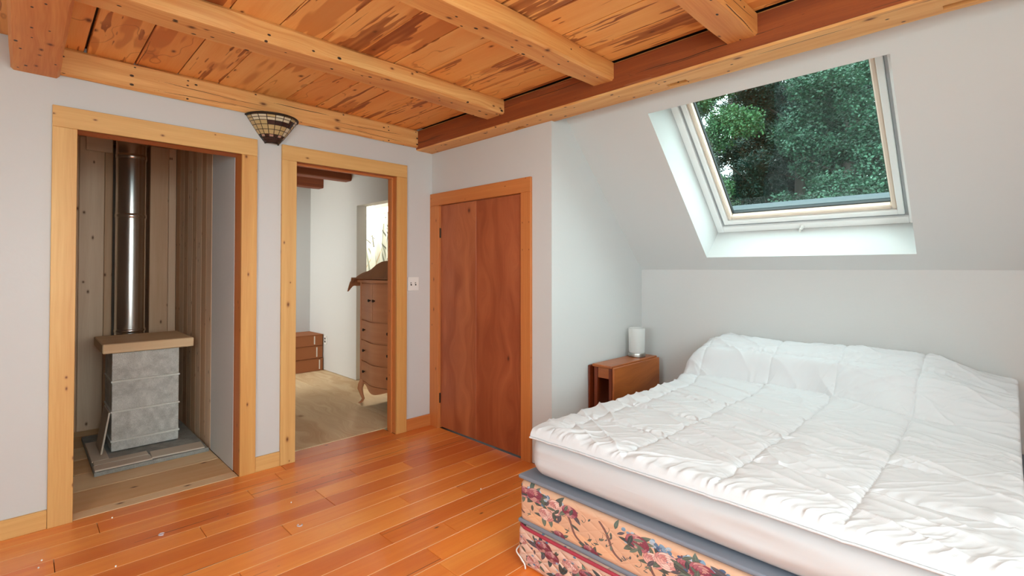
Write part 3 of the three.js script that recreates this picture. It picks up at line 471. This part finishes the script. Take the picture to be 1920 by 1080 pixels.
  const rim = []; for (let i = 0; i <= nx; i++) rim.push(i); for (let j = 1; j <= nz; j++) rim.push(j * (nx + 1) + nx); for (let i = nx - 1; i >= 0; i--) rim.push(nz * (nx + 1) + i); for (let j = nz - 1; j >= 1; j--) rim.push(j * (nx + 1));
  rim.forEach((a, i) => { const b = rim[(i + 1) % rim.length]; I2.push(a, b, a + n0, b, b + n0, a + n0); });
  const tg = new THREE.BufferGeometry(); tg.setAttribute('position', new THREE.Float32BufferAttribute(P2, 3)); tg.setIndex(I2.reverse()); tg.computeVertexNormals();
  tag(part(scene, 'towel', tg, M.towel), 'rumpled brown towel heaped on top of the tall chest', 'towel');
}
// cardboard boxes in the corner
for (const [y0, y1, x1, z1, label] of [[0.005, 0.172, -2.985, 0.42, 'bottom brown cardboard box of the stack in the hall corner'], [0.174, 0.345, -2.995, 0.4, 'middle brown cardboard box of the stack in the hall corner'], [0.347, 0.498, -2.99, 0.41, 'top brown cardboard box of the stack in the hall corner']]) {
  const b = thing('cardboard_box', [0, 0, 0], label, 'box', 'cardboard boxes in the hall corner'), x0 = -3.44, z0 = -0.325;
  part(b, 'body', new RoundedBoxGeometry(x1 - x0, y1 - y0 - 0.006, z1 - z0, 2, 0.008), M.cardboard, [(x0 + x1) / 2, (y0 + y1) / 2 - 0.003, (z0 + z1) / 2]);
  box(b, 'flap', [x0, (x0 + x1) / 2 - 0.002], [y1 - 0.0065, y1 - 0.002], [z0, z1], M.cardboard, 0.001); box(b, 'flap', [(x0 + x1) / 2 + 0.002, x1 + 0.006], [y1 - 0.0065, y1 - 0.001], [z0, z1], M.cardboard, 0.001);
  box(b, 'tape_strip', [x1, x1 + 0.0015], [y0 + 0.02, y1 - 0.02], [z0 + 0.04 + y0 * 0.2, z0 + 0.056 + y0 * 0.2], M.tape, 0);
}
// ================================================================ wall fittings
function plate(name, pos, turn, w, h, kind, label, category) {
  const t = thing(name, pos, label, category); t.rotation.y = turn;
  part(t, 'plate', new RoundedBoxGeometry(w, h, 0.008, 2, 0.003), M.plastic, [0, 0, 0.0045]);
  if (kind === 'switch') for (const x of [-0.023, 0.023]) { part(t, 'slot', chamferBox(0.013, 0.028, 0.002, 0.0005), M.darkSlot, [x, 0, 0.0088]); part(t, 'toggle', chamferBox(0.008, 0.012, 0.016, 0.002), M.plastic, [x, 0.005, 0.0145], [-0.5, 0, 0]); }
  else for (const y of [-0.02, 0.02]) part(t, 'socket', new RoundedBoxGeometry(0.032, 0.027, 0.003, 2, 0.001), M.darkSlot, [0, y, 0.0085]);
}
plate('light_switch', [0.0005, 1.263, 0.2], Math.PI / 2, 0.112, 0.118, 'switch', 'white double light switch between the hall doorway and the corner', 'switch');
plate('wall_outlet', [-2.93, 0.42, -0.3345], 0, 0.075, 0.115, 'outlet', 'white wall outlet low on the hall wall beside the boxes', 'outlet');
{ // stained glass half bowl sconce
  const s = thing('wall_sconce', [0.003, 2.275, 1.379], 'stained glass half bowl wall sconce in amber and dark leading', 'sconce');
  const prof = (t) => 0.042 + (0.17 - 0.042) * Math.pow(t, 0.88), H = 0.178, pt = (a, t, off = 0) => { const r = prof(t) + off; return new THREE.Vector3(r * Math.sin(a), t * H, r * Math.cos(a)); };   // a runs from 0 to pi round the front
  const cols = 9, rows = [0.0, 0.1, 0.2, 0.29, 0.45, 0.61, 0.75, 0.85, 0.94], R = rng(8);
  part(s, 'backplate', new RoundedBoxGeometry(0.006, 0.12, 0.09, 2, 0.002), M.lead, [0.001, 0.11, 0]);
  const dusk = new Set(['3,5', '4,5', '5,5', '6,5', '6,6']);
  for (let r = 0; r < rows.length - 1; r++) for (let c = 0; c < cols; c++) {
    const a0 = (c + 0.05) / cols * Math.PI, a1 = (c + 0.95) / cols * Math.PI, t0 = rows[r] + 0.008, t1 = rows[r + 1] - 0.008, P = [], I = [];
    for (const off of [0.001, -0.003]) for (const [a, t] of [[a0, t0], [(a0 + a1) / 2, t0], [a1, t0], [a0, t1], [(a0 + a1) / 2, t1], [a1, t1]]) P.push(...pt(a, t, off).toArray());
    I.push(0, 1, 3, 1, 4, 3, 1, 2, 4, 2, 5, 4, 6, 9, 7, 7, 9, 10, 7, 10, 8, 8, 10, 11, 0, 3, 6, 3, 9, 6, 2, 8, 5, 5, 8, 11, 0, 6, 1, 6, 7, 1, 1, 7, 2, 7, 8, 2, 3, 4, 9, 4, 10, 9, 4, 5, 10, 5, 11, 10);
    const g = new THREE.BufferGeometry(); g.setAttribute('position', new THREE.Float32BufferAttribute(P, 3)); g.setIndex(I); const gg = g.toNonIndexed(); gg.computeVertexNormals();
    const m = r < 2 ? M.duskGlass : r === 2 ? (c % 2 ? M.pinkGlass : M.duskGlass) : dusk.has(c + ',' + r) ? M.duskGlass : r > 5 ? (R() < 0.75 ? M.cream : M.amber) : R() < 0.7 ? M.amber : M.cream;
    part(s, 'glass_pane', gg, m);
  }
  const came = []; for (let c = 0; c <= cols; c++) came.push(tube([0, 0.25, 0.5, 0.75, 1].map((t) => pt(c / cols * Math.PI, t).toArray()), 0.0024, 10, 5));
  for (const t of rows.slice(1)) came.push(tube([...Array(13)].map((_, i) => pt(i / 12 * Math.PI, t).toArray()), 0.0026, 24, 5));
  part(s, 'leading', mergeGeometries(came), M.lead);
  part(s, 'rim', tube([...Array(17)].map((_, i) => pt(i / 16 * Math.PI, 0.985, 0.001).toArray()), 0.007, 40, 8), M.lead); part(s, 'bottom_rim', tube([...Array(13)].map((_, i) => pt(i / 12 * Math.PI, 0.01, 0).toArray()), 0.005, 24, 8), M.lead);
}
// ================================================================ the bed
const BX = [2.015, 3.73], BZ = [-1.12, 0.94];
{
  // printed floral cloth
  const floral = (W, H, seed, base, dense) => {
    const cv = document.createElement('canvas'); cv.width = W; cv.height = H; const g = cv.getContext('2d'), R = rng(seed);
    g.fillStyle = base; g.fillRect(0, 0, W, H);
    const leaf = (x, y, l, a, col) => { g.save(); g.translate(x, y); g.rotate(a); g.fillStyle = col; g.beginPath(); g.moveTo(0, 0); g.quadraticCurveTo(l * 0.5, -l * 0.32, l, 0); g.quadraticCurveTo(l * 0.5, l * 0.32, 0, 0); g.fill(); g.strokeStyle = 'rgba(190,190,170,0.5)'; g.lineWidth = 1.2; g.beginPath(); g.moveTo(0, 0); g.lineTo(l, 0); g.stroke(); g.restore(); };
    const leafCol = () => ['#4b5550', '#5c685e', '#3f4a4c', '#6d7a6c', '#57525a'][Math.floor(R() * 5)];
    const rose = (x, y, r, pal) => { for (let k = 0; k < 6; k++) leaf(x + (R() - 0.5) * r, y + (R() - 0.5) * r, r * (1 + R() * 0.8), R() * 6.3, leafCol()); for (let ring = 0; ring < 4; ring++) { const n = 7 - ring, rr = r * (1 - ring * 0.24); for (let k = 0; k < n; k++) { const a = k / n * 6.283 + ring * 0.7 + R() * 0.3; g.fillStyle = pal[(k + ring) % pal.length]; g.beginPath(); g.ellipse(x + Math.cos(a) * rr * 0.55, y + Math.sin(a) * rr * 0.5, rr * 0.5, rr * 0.36, a + 1.57, 0, 6.3); g.fill(); g.strokeStyle = 'rgba(90,30,45,0.55)'; g.lineWidth = 1.6; g.stroke(); } } };
    const ribbon = (x, y) => { g.strokeStyle = '#6a4a48'; g.lineWidth = 15; g.lineCap = 'round'; g.beginPath(); g.moveTo(x, y); g.bezierCurveTo(x + 90, y + 120, x + 40, y + 190, x + 130, y + 240); g.stroke(); g.strokeStyle = '#8d6a66'; g.lineWidth = 5; g.beginPath(); g.moveTo(x, y); g.bezierCurveTo(x + 90, y + 120, x + 40, y + 190, x + 130, y + 240); g.stroke(); };
    const red = ['#8a4254', '#ad6672', '#c9948f'], pink = ['#e2b2a8', '#cf8f8a', '#f0cdc2'], blue = ['#5f7f9c', '#7f9cb4', '#4c5f80', '#a9bccb'];
    return { cv, g, R, leaf, rose, ribbon, leafCol, red, pink, blue, W, H };
  };
  const clothTex = (f) => { const t = new THREE.CanvasTexture(f.cv); t.colorSpace = THREE.SRGBColorSpace; t.wrapS = THREE.RepeatWrapping; t.wrapT = THREE.RepeatWrapping; return t; };
  const up = floral(2048, 400, 5, '#dcae90');   // 1.6 m by 0.22 m shown
  { const { g, R, leaf, rose, ribbon } = up; for (let i = 0; i < 3; i++) { g.fillStyle = '#e8b690'; g.beginPath(); g.ellipse(R() * 2048, 250 + R() * 100, 180, 50, 0, 0, 6.3); g.fill(); }
    for (let i = 0; i < 9; i++) ribbon(230 + i * 235 + R() * 60, 60 + R() * 60);
    for (let i = 0; i < 60; i++) { const x = R() * 2048, y = 120 + R() * 260; g.strokeStyle = '#5b5148'; g.lineWidth = 2.5; g.beginPath(); g.moveTo(x, y); g.quadraticCurveTo(x + 30, y - 40, x + 60 * (R() - 0.2), y - 60); g.stroke(); leaf(x + 30, y - 30, 30 + R() * 14, R() * 6.3, up.leafCol()); leaf(x, y, 26, R() * 6.3, up.leafCol()); }
    for (const cx of [140, 820, 1150, 1500, 1850]) { for (let k = 0; k < 12; k++) { const a = R() * 6.3; g.fillStyle = up.blue[Math.floor(R() * 4)]; for (let q = 0; q < 5; q++) { g.beginPath(); g.ellipse(cx + (R() - 0.5) * 330, 40 + R() * 120, 16, 12, a, 0, 6.3); g.fill(); } } rose(cx - 80, 90 + R() * 30, 74, up.red); rose(cx + 10, 190 + R() * 40, 64, up.pink); rose(cx + 80, 110 + R() * 50, 76, up.pink); rose(cx + 180, 100 + R() * 40, 60, up.red); for (let q = 0; q < 14; q++) leaf(cx + (R() - 0.5) * 420, 60 + R() * 200, 60 + R() * 30, R() * 6.3, up.leafCol()); }
    for (let i = 0; i < 5; i++) rose(R() * 2048, 330 + R() * 50, 44, R() < 0.5 ? up.red : up.pink); }
  const low = floral(2048, 400, 9, '#e6c0ac');
  { const { R, rose, leaf, g } = low; for (let i = 0; i < 60; i++) leaf(R() * 2048, R() * 400, 40 + R() * 20, R() * 6.3, low.leafCol()); for (let i = 0; i < 26; i++) rose((i + 0.5) / 26 * 2048 + (R() - 0.5) * 50, 90 + R() * 240, 50 + R() * 20, R() < 0.7 ? low.pink : low.red); for (let i = 0; i < 60; i++) { g.fillStyle = low.blue[Math.floor(R() * 4)]; g.beginPath(); g.ellipse(R() * 2048, R() * 400, 10, 8, 0, 0, 6.3); g.fill(); } }
  const quilt = noiseMap(512, 256, (a, b) => { const u = a * 16, v = b * 4, d = Math.min(Math.abs(((u + v) % 1 + 1) % 1 - 0.5), Math.abs(((u - v) % 1 + 1) % 1 - 0.5)); return clamp(1 - Math.exp(-d * 7)); });
  quilt.wrapS = quilt.wrapT = THREE.RepeatWrapping;
  const cloth = (name, f, deep) => new THREE.MeshPhysicalMaterial({ name, map: clothTex(f), bumpMap: quilt, bumpScale: deep, roughness: 0.6, sheen: 0.3, sheenColor: new THREE.Color('#fff2e8'), sheenRoughness: 0.4 });
  const wrapUV = (g, y0, y1) => { const p = g.attributes.position, n = g.attributes.normal, uv = new Float32Array(p.count * 2); for (let i = 0; i < p.count; i++) { const ax = Math.abs(n.getX(i)) > Math.abs(n.getZ(i)); uv[2 * i] = (ax ? p.getZ(i) + 3 : p.getX(i)) / 1.6 + 0.5; uv[2 * i + 1] = clamp((p.getY(i) - y0) / (y1 - y0), 0.002, 0.998); } g.setAttribute('uv', new THREE.BufferAttribute(uv, 2)); return g; };
  const w = BX[1] - BX[0], l = BZ[1] - BZ[0], cx = (BX[0] + BX[1]) / 2, cz = (BZ[0] + BZ[1]) / 2;
  const loop = (y, o, r) => { const a = w / 2 + o, b = l / 2 + o, c = 0.05, P = []; for (const [sx, sz, st] of [[1, 1, 0], [-1, 1, 1], [-1, -1, 2], [1, -1, 3]]) for (let k = 0; k <= 4; k++) { const t = (st + k / 4) * Math.PI / 2; P.push([sx * (a - c) + c * Math.cos(t), y, sz * (b - c) + c * Math.sin(t)]); } return tube(P, r, 220, 8, true); };
  const rbox = (W, H, L, r) => new RoundedBoxGeometry(W, H, L, 6, r);
  const b1 = thing('box_spring', [cx, 0, cz], 'lower floral box spring with quilted pink roses and crimson piping on the floor', 'box spring');
  part(b1, 'cover', wrapUV(rbox(w + 0.012, 0.192, l + 0.012, 0.035).translate(0, 0.0965, 0), 0, 0.19), cloth('pink quilted rose cloth', low, 0.006));
  part(b1, 'piping', loop(0.187, 0.004, 0.0075), M.redPiping, [0, 0, 0], null, 'crimson piping along the top edge');
  part(b1, 'trim_cord', tube([[-w / 2 - 0.012, 0.075, l / 2 - 0.03], [-w / 2 - 0.008, 0.06, l / 2 + 0.004], [-w / 2 + 0.03, 0.042, l / 2 + 0.012], [-w / 2 + 0.055, 0.02, l / 2 + 0.012], [-w / 2 + 0.06, 0.005, l / 2 + 0.014]], 0.0035, 30, 6), M.whiteCord, [0, 0, 0], null, 'loose white cord at the corner');
  const b2 = thing('box_spring', [cx, 0.196, cz], 'upper peach box spring with roses and ribbons under the mattress', 'box spring');
  part(b2, 'cover', wrapUV(rbox(w - 0.004, 0.195, l - 0.004, 0.03).translate(0, 0.105, 0), 0.01, 0.2), cloth('peach rose and ribbon cloth', up, 0.0015));
  part(b2, 'border', rbox(w + 0.002, 0.018, l + 0.002, 0.008).translate(0, 0.216, 0), M.borderCloth, [0, 0, 0], null, 'slate blue top border'); part(b2, 'bottom_border', rbox(w + 0.004, 0.02, l + 0.004, 0.009).translate(0, 0.011, 0), M.borderCloth, [0, 0, 0], null, 'slate blue bottom border');
  const mg = new RoundedBoxGeometry(w - 0.09, 0.203, l - 0.015, 10, 0.08).translate(0, 0.1015, 0);
  const mt = thing('mattress', [cx, 0.424, cz - 0.005], 'mattress in a plain pale fitted sheet under the white duvet', 'mattress');
  part(mt, 'fitted_sheet', uvBox(mg, 0, [0.9, 0.5], [0, 0]), M.sheet);
}
{ // duvet
  const NX = 560, NZ = 700, P = [], I = [], x0 = 2.1, x1 = 3.695, z0 = -1.16, z1 = 0.95, cols = [2.215, 2.585, 2.955, 3.325], rows = [0.6, 0.255, -0.11];
  const fold = (x) => lerp(-0.7, -0.46, sstep(2.75, 3.4, x));   // where the duvet starts to climb over the pillows
  const stitched = (x, z) => { let d = 9, along = 0, deep = 1; const wx = 0.012 * (noise(x * 5, z * 5, 3) - 0.5), wz = 0.014 * (noise(x * 5 + 7, z * 5, 5) - 0.5); for (const c of cols) { const q = Math.abs(x + wx - c); if (q < d) { d = q; along = z; } } for (const r of [...rows, fold(x), -0.86]) { const q = Math.abs(z + wz - r); if (q < d) { d = q; along = x; deep = 1.5; } } return [d, along, deep]; };
  const ridge = (n, p) => Math.pow(1 - Math.abs(2 * n - 1), p);
  const height = (x, z) => {
    const ez = z1 - z, flat = sstep(0.0, 0.07, ez);
    const [d, al, deep] = stitched(x, z), puff = 0.009 * (1 - Math.exp(-d / 0.06)) - 0.009 * deep * Math.exp(-d / 0.007), pucker = 0.012 * (noise(al * 36 + 2 * noise(al * 9, d * 8, 6), d * 9, 9) - 0.5) * Math.exp(-d / 0.05) + 0.005 * (noise(al * 85, d * 20, 10) - 0.5) * Math.exp(-d / 0.02);
    const soft = sstep(0.35, 0.65, noise(x * 2.3, z * 2.3, 12)), w1 = 0.02 * (fbm(x * 3, z * 3, 71, 2) - 0.5);
    const wr = 0.014 * ridge(fbm((x * 0.8 + z * 0.6) * 1.3, (-x * 0.6 + z * 0.8 + w1) * 7, 21, 2), 9) * soft + 0.011 * ridge(fbm((x + 0.4 * z) * 1.4 + 4, (z - 0.4 * x + w1) * 9, 25, 2), 8) * (1 - soft * 0.5) + 0.004 * ridge(fbm((x - z) * 2.4, (x + z) * 15, 27, 2), 6) * noise(x * 3, z * 3, 14) + 0.007 * (fbm(x * 3.5, z * 3.5, 31, 2) - 0.5);
    const gather = ez < 0.4 ? (0.02 * ridge(fbm(x * 24 + 1.6 * noise(x * 6, ez * 8, 2) - ez * 14, ez * 4, 41, 2), 2) * (0.3 + 0.9 * noise(x * 5, 3, 49)) * Math.exp(-ez / 0.07) + 0.016 * ridge(fbm(x * 7 + 2.2 * noise(x * 3, ez * 4, 4) - ez * 9, ez * 3, 45, 2), 4) * Math.exp(-(((ez - 0.08) / 0.1) ** 2)) + 0.005 * (noise(x * 60, ez * 9, 43) - 0.5) * Math.exp(-ez / 0.04)) * sstep(0.002, 0.02, ez) : 0;
    const exl = x - x0, heml = exl < 0.2 ? 0.005 * (noise(z * 14, exl * 6, 47) - 0.5) * Math.exp(-exl / 0.05) : 0;
    const lx = sstep(x0 - 0.07, x0 + 0.14, x + 0.02 * noise(z * 6, 2, 3)), rx = 1 - 0.4 * sstep(3.3, x1, x), f = fold(x);
    const hz = 0.1 * sstep(f + 0.2, f, z) + 0.62 * sstep(f + 0.005, Math.min(f - 0.1, lerp(-0.82, -0.74, sstep(2.7, 3.4, x))), z) + 0.28 * sstep(-0.78, -1.03, z), tail = 1 - 0.4 * sstep(-1.05, -1.17, z);
    const hump = 0.245 * hz * tail * lx * rx + 0.014 * sstep(f, f - 0.12, z) * (fbm(x * 4, z * 7, 55, 3) - 0.5) + 0.01 * sstep(f, f - 0.1, z) * ridge(fbm(x * 2.2, (z + 0.12 * x) * 15, 57, 2), 4);
    const crease = -0.014 * Math.exp(-(((z - f - 0.012) / 0.022) ** 2)) * (1 - 0.7 * sstep(2.7, 3.2, x));
    return Math.max(0.634, 0.65 + (puff + pucker + wr) * (0.15 + 0.85 * flat) + gather + heml + hump + crease);
  };
  const edge = (e, r, drop) => (e >= r ? 0 : drop * (1 - Math.sqrt(Math.max(0, 1 - ((r - e) / r) ** 2))));
  for (let j = 0; j <= NZ; j++) for (let i = 0; i <= NX; i++) {
    const u = i / NX, v = j / NZ; let x = lerp(x0, x1, u), z = lerp(z0, z1, v);
    const y = height(x, z), out = sstep(-0.4, -0.75, z);
    const dr = edge(x - x0, 0.05, 0.1 * out) + edge(x1 - x, 0.03, 0.01) + edge(z1 - z, 0.035, 0.026);
    x -= 0.1 * out * (1 - sstep(0, 0.2, u)) * (1 - 0.3 * v);  x += 0.012 * (noise(z * 5, 3, 62) - 0.5) * (1 - sstep(0, 0.1, u));
    P.push(x, y - dr, z);
  }
  const n0 = (NX + 1) * (NZ + 1); for (let j = 0; j < NZ; j++) for (let i = 0; i < NX; i++) { const a = j * (NX + 1) + i; I.push(a, a + NX + 1, a + 1, a + 1, a + NX + 1, a + NX + 2); }
  // hem: turned under all round
  const rim = []; for (let i = 0; i <= NX; i++) rim.push(i); for (let j = 1; j <= NZ; j++) rim.push(j * (NX + 1) + NX); for (let i = NX - 1; i >= 0; i--) rim.push(NZ * (NX + 1) + i); for (let j = NZ - 1; j >= 1; j--) rim.push(j * (NX + 1));
  const cx = (x0 + x1) / 2, cz = (z0 + z1) / 2, K = rim.length; rim.forEach((a) => { const x = P[3 * a], y = P[3 * a + 1], z = P[3 * a + 2]; P.push(x, y - 0.0035, z); }); rim.forEach((a) => { const x = P[3 * a], z = P[3 * a + 2]; P.push(x + Math.sign(cx - x) * 0.04, 0.633, z + Math.sign(cz - z) * 0.04); });
  for (let k = 0; k < K; k++) { const k1 = (k + 1) % K, a = rim[k], b = rim[k1], c = n0 + k, d = n0 + k1, e = n0 + K + k, f = n0 + K + k1; I.push(a, b, c, b, d, c, c, d, e, d, f, e); }
  const g = new THREE.BufferGeometry(); g.setAttribute('position', new THREE.Float32BufferAttribute(P, 3)); g.setIndex(I); g.computeVertexNormals();
  const uv = new Float32Array(P.length / 3 * 2); for (let i = 0; i < uv.length / 2; i++) { uv[2 * i] = P[3 * i] * 2; uv[2 * i + 1] = P[3 * i + 2] * 2; } g.setAttribute('uv', new THREE.BufferAttribute(uv, 2));
  const d = thing('duvet', [0, 0, 0], 'white box quilted duvet heaped over pillows at the head of the bed', 'duvet');
  part(d, 'quilt', g, M.duvet);
  const hemPts = []; for (let i = 0; i <= NX; i += 2) { const a = NZ * (NX + 1) + i; hemPts.push([P[3 * a], P[3 * a + 1] - 0.006, P[3 * a + 2] + 0.002]); }
  part(d, 'hem_seam', tube(hemPts, 0.0045, 400, 6), M.duvet);
}
// ================================================================ drop leaf table and lamp
{
  const t = thing('drop_leaf_table', [0, 0, 0], 'small reddish brown drop leaf table between the bed and alcove wall', 'table'), k = 'mahogany';
  wood(t, 'table_top', [1.458, 1.63], [0.665, 0.685], [-1.075, -0.415], k, 2, 0, 0.005);
  wood(t, 'drop_leaf', [1.638, 1.654], [0.33, 0.676], [-1.07, -0.41], k, 2, 0, 0.005); wood(t, 'drop_leaf', [1.424, 1.44], [0.33, 0.672], [-1.07, -0.41], k, 2, 1, 0.005);
  wood(t, 'end_apron', [1.497, 1.593], [0.585, 0.6645], [-0.452, -0.436], k, 0, 0, 0.002); wood(t, 'end_apron', [1.497, 1.593], [0.585, 0.6645], [-1.05, -1.034], k, 0, 0, 0.002);
  wood(t, 'side_apron', [1.6, 1.614], [0.585, 0.6645], [-1.025, -0.465], k, 2, 1, 0.002); wood(t, 'side_apron', [1.474, 1.488], [0.585, 0.6645], [-1.025, -0.465], k, 2, 1, 0.002);
  for (const x of [1.465, 1.595]) for (const z of [-0.46, -1.055]) wood(t, 'leg', [x, x + 0.03], [0.0, 0.6645], [z, z + 0.03], k, 1, 1, 0.004);
  wood(t, 'stretcher', [1.466, 1.624], [0.1, 0.125], [-0.455, -0.435], k, 0, 1, 0.003); wood(t, 'stretcher', [1.466, 1.624], [0.1, 0.125], [-1.05, -1.03], k, 0, 1, 0.003);
  const l = thing('table_lamp', [1.535, 0.6855, -0.92], 'small frosted glass cylinder lamp with nickel base on the drop leaf table', 'lamp');
  part(l, 'base', new THREE.LatheGeometry([[0, 0], [0.066, 0], [0.069, 0.004], [0.069, 0.03], [0.064, 0.034], [0, 0.034]].map((q) => new THREE.Vector2(...q)), 40), M.nickel);
  part(l, 'glass_shade', new THREE.LatheGeometry([[0.06, 0.034], [0.062, 0.06], [0.064, 0.15], [0.066, 0.228], [0.064, 0.23], [0.062, 0.15], [0.058, 0.036]].map((q) => new THREE.Vector2(...q)), 40), M.frosted);
  part(l, 'bulb', new THREE.LatheGeometry([[0, 0.034], [0.014, 0.034], [0.014, 0.07], [0.026, 0.095], [0.024, 0.118], [0, 0.13]].map((q) => new THREE.Vector2(...q)), 20), std('dull bulb', '#8a8a86', 0.4));
}
// small litter on the floor
for (const [x, z, a, label] of [[0.523, 2.088, 0.4, 'tiny clear plastic clip on the floor in front of the stove closet'], [0.941, 1.538, 1.7, 'tiny clear plastic clip on the floor near the middle of the room']]) {
  const g = new THREE.TorusGeometry(0.012, 0.0035, 8, 18, 4.6).rotateX(Math.PI / 2).translate(0, 0.0037, 0), c = part(scene, 'plastic_clip', g, std('clear plastic', '#f2eef4', 0.15, { transmission: 0.5, thickness: 0 }), [x, 0, z], [0, a, 0]); tag(c, label, 'clip');
}
for (const [x, z] of [[0.708, 2.296], [0.399, 2.541], [0.47, 2.553], [0.64, 1.47], [0.12, 2.25], [1.3, 0.55]]) { const c = part(scene, 'paint_crumb', new THREE.IcosahedronGeometry(0.0045, 0).translate(0, 0.0036, 0), M.plastic, [x, 0, z]); tag(c, 'tiny white crumb lying on the orange plank floor', 'crumb', 'crumbs on the floor'); }

// ================================================================ outdoors: lawn and trees
{ const l = part(scene, 'lawn', new THREE.CircleGeometry(60, 40).rotateX(-Math.PI / 2), M.grass, [0, -3.2, -10]); tag(l, 'green lawn below the house', 'lawn', null, 'structure'); }
{
  const leafGeo = (() => {   // a sprig of small leaves
    const R = rng(31), P = [], N = [], I = [], o = new THREE.Object3D(), v = new THREE.Vector3();
    for (let k = 0; k < 13; k++) {
      o.position.set((R() - 0.5) * 0.26, (R() - 0.5) * 0.2, (R() - 0.5) * 0.26); o.rotation.set((R() - 0.5) * 1.7, R() * 6.283, (R() - 0.5) * 1.7); o.scale.setScalar(0.04 + R() * 0.026); o.updateMatrix();
      const b = P.length / 3; for (const q of [[0, 0, 0], [0.36, 0.06, 0.5], [0, 0, 1.05], [-0.36, 0.06, 0.5]]) P.push(...v.set(...q).applyMatrix4(o.matrix).toArray()); I.push(b, b + 1, b + 2, b, b + 2, b + 3);
    }
    const g = new THREE.BufferGeometry(); g.setAttribute('position', new THREE.Float32BufferAttribute(P, 3)); g.setIndex(I); g.computeVertexNormals(); return g;
  })();
  const leafMat = std('leaf', '#ffffff', 0.7, { transmission: 0.25, thickness: 0, side: THREE.DoubleSide });
  function tree(x, z, trunkH, crown, n, seed, size, label, hue) {
    const R = rng(seed), t = thing('tree', [x, -3.2, z], label, 'tree', 'trees outside the skylight');
    const tops = [], limbs = [];
    limbs.push(tube([[0, 0, 0], [0.08 * (R() - 0.5), trunkH * 0.35, 0.1], [0.3 * (R() - 0.5), trunkH * 0.7, 0], [0.4 * (R() - 0.5), trunkH, 0.2 * (R() - 0.5)]], 0.13 + R() * 0.04, 20, 8));
    for (let i = 0; i < 26; i++) { const h = lerp(0.25, 1, i / 26) * trunkH, a = i * 2.4 + R(), l = crown * (0.55 + R() * 0.55) * (1.1 - 0.5 * i / 26), e = [Math.cos(a) * l, h + l * (0.25 + R() * 0.5), Math.sin(a) * l]; limbs.push(tube([[0, h, 0], [e[0] * 0.5, lerp(h, e[1], 0.4), e[2] * 0.5], e], 0.018 + R() * 0.022, 8, 5)); for (let k = 0; k < 5; k++) { const f = 0.35 + R() * 0.7; tops.push([e[0] * f + (R() - 0.5) * 0.7, lerp(h, e[1], f) + (R() - 0.4) * 0.6, e[2] * f + (R() - 0.5) * 0.7]); } }
    part(t, 'trunk', mergeGeometries(limbs), M.bark);
    const im = new THREE.InstancedMesh(leafGeo, leafMat, n), o = new THREE.Object3D(), c = new THREE.Color(); im.name = 'foliage'; im.userData.kind = 'stuff';
    for (let i = 0; i < n; i++) {
      const p = tops[Math.floor(R() * tops.length)], rr = 0.46 * Math.cbrt(R()), a = R() * 6.283, b = Math.acos(2 * R() - 1); o.position.set(p[0] + rr * Math.sin(b) * Math.cos(a), p[1] + 0.6 * rr * Math.cos(b), p[2] + rr * Math.sin(b) * Math.sin(a));
      o.rotation.set((R() - 0.5) * 1.6, R() * 6.283, (R() - 0.5) * 1.6); o.scale.setScalar(size * (0.6 + R() * 0.7)); o.updateMatrix(); im.setMatrixAt(i, o.matrix);
      const v = 0.7 + R() * 0.6; im.setColorAt(i, c.setRGB(hue[0] * v, hue[1] * v, hue[2] * v));
    }
    t.add(im);
  }
  const G1 = [0.045, 0.135, 0.045], G2 = [0.024, 0.09, 0.046], G3 = [0.016, 0.066, 0.042];
  tree(-2.6, -9.5, 9.6, 2.4, 34000, 101, 1.0, 'broad bright green leafy tree outside the skylight', G1);
  tree(1.2, -10.5, 10.2, 2.3, 20000, 102, 1.0, 'leafy tree with bare branches showing outside the skylight', G2);
  tree(-0.6, -13, 11, 2.6, 19000, 103, 1.05, 'darker leafy tree farther back between two nearer trees', G3);
  tree(-5.4, -12.5, 10.8, 2.6, 24000, 104, 1.05, 'leafy tree standing beside the broad bright green tree', G2);
  tree(3.6, -12.8, 10.6, 2.6, 24000, 105, 1.05, 'bright leafy tree standing beside the tree with bare branches', G1);
  tree(9.2, -13.5, 10.8, 2.6, 20000, 109, 1.1, 'bright leafy tree standing farthest from the broad bright green tree', G1);
  tree(-3.6, -16.5, 12, 3.0, 17000, 106, 1.3, 'distant dark tree behind the broad bright green tree', G3);
  tree(-0.9, -18.5, 12.5, 3.2, 12000, 108, 1.4, 'most distant dark tree in the middle of the tree row', G3);
  tree(1.9, -17, 12, 3.0, 12000, 107, 1.3, 'distant dark tree behind the tree with bare branches', G3);
}

scene.traverse((o) => { if (o.isMesh) { o.castShadow = true; o.receiveShadow = true; } if (o.isPointLight) o.castShadow = true; });
renderer.render(scene, camera);
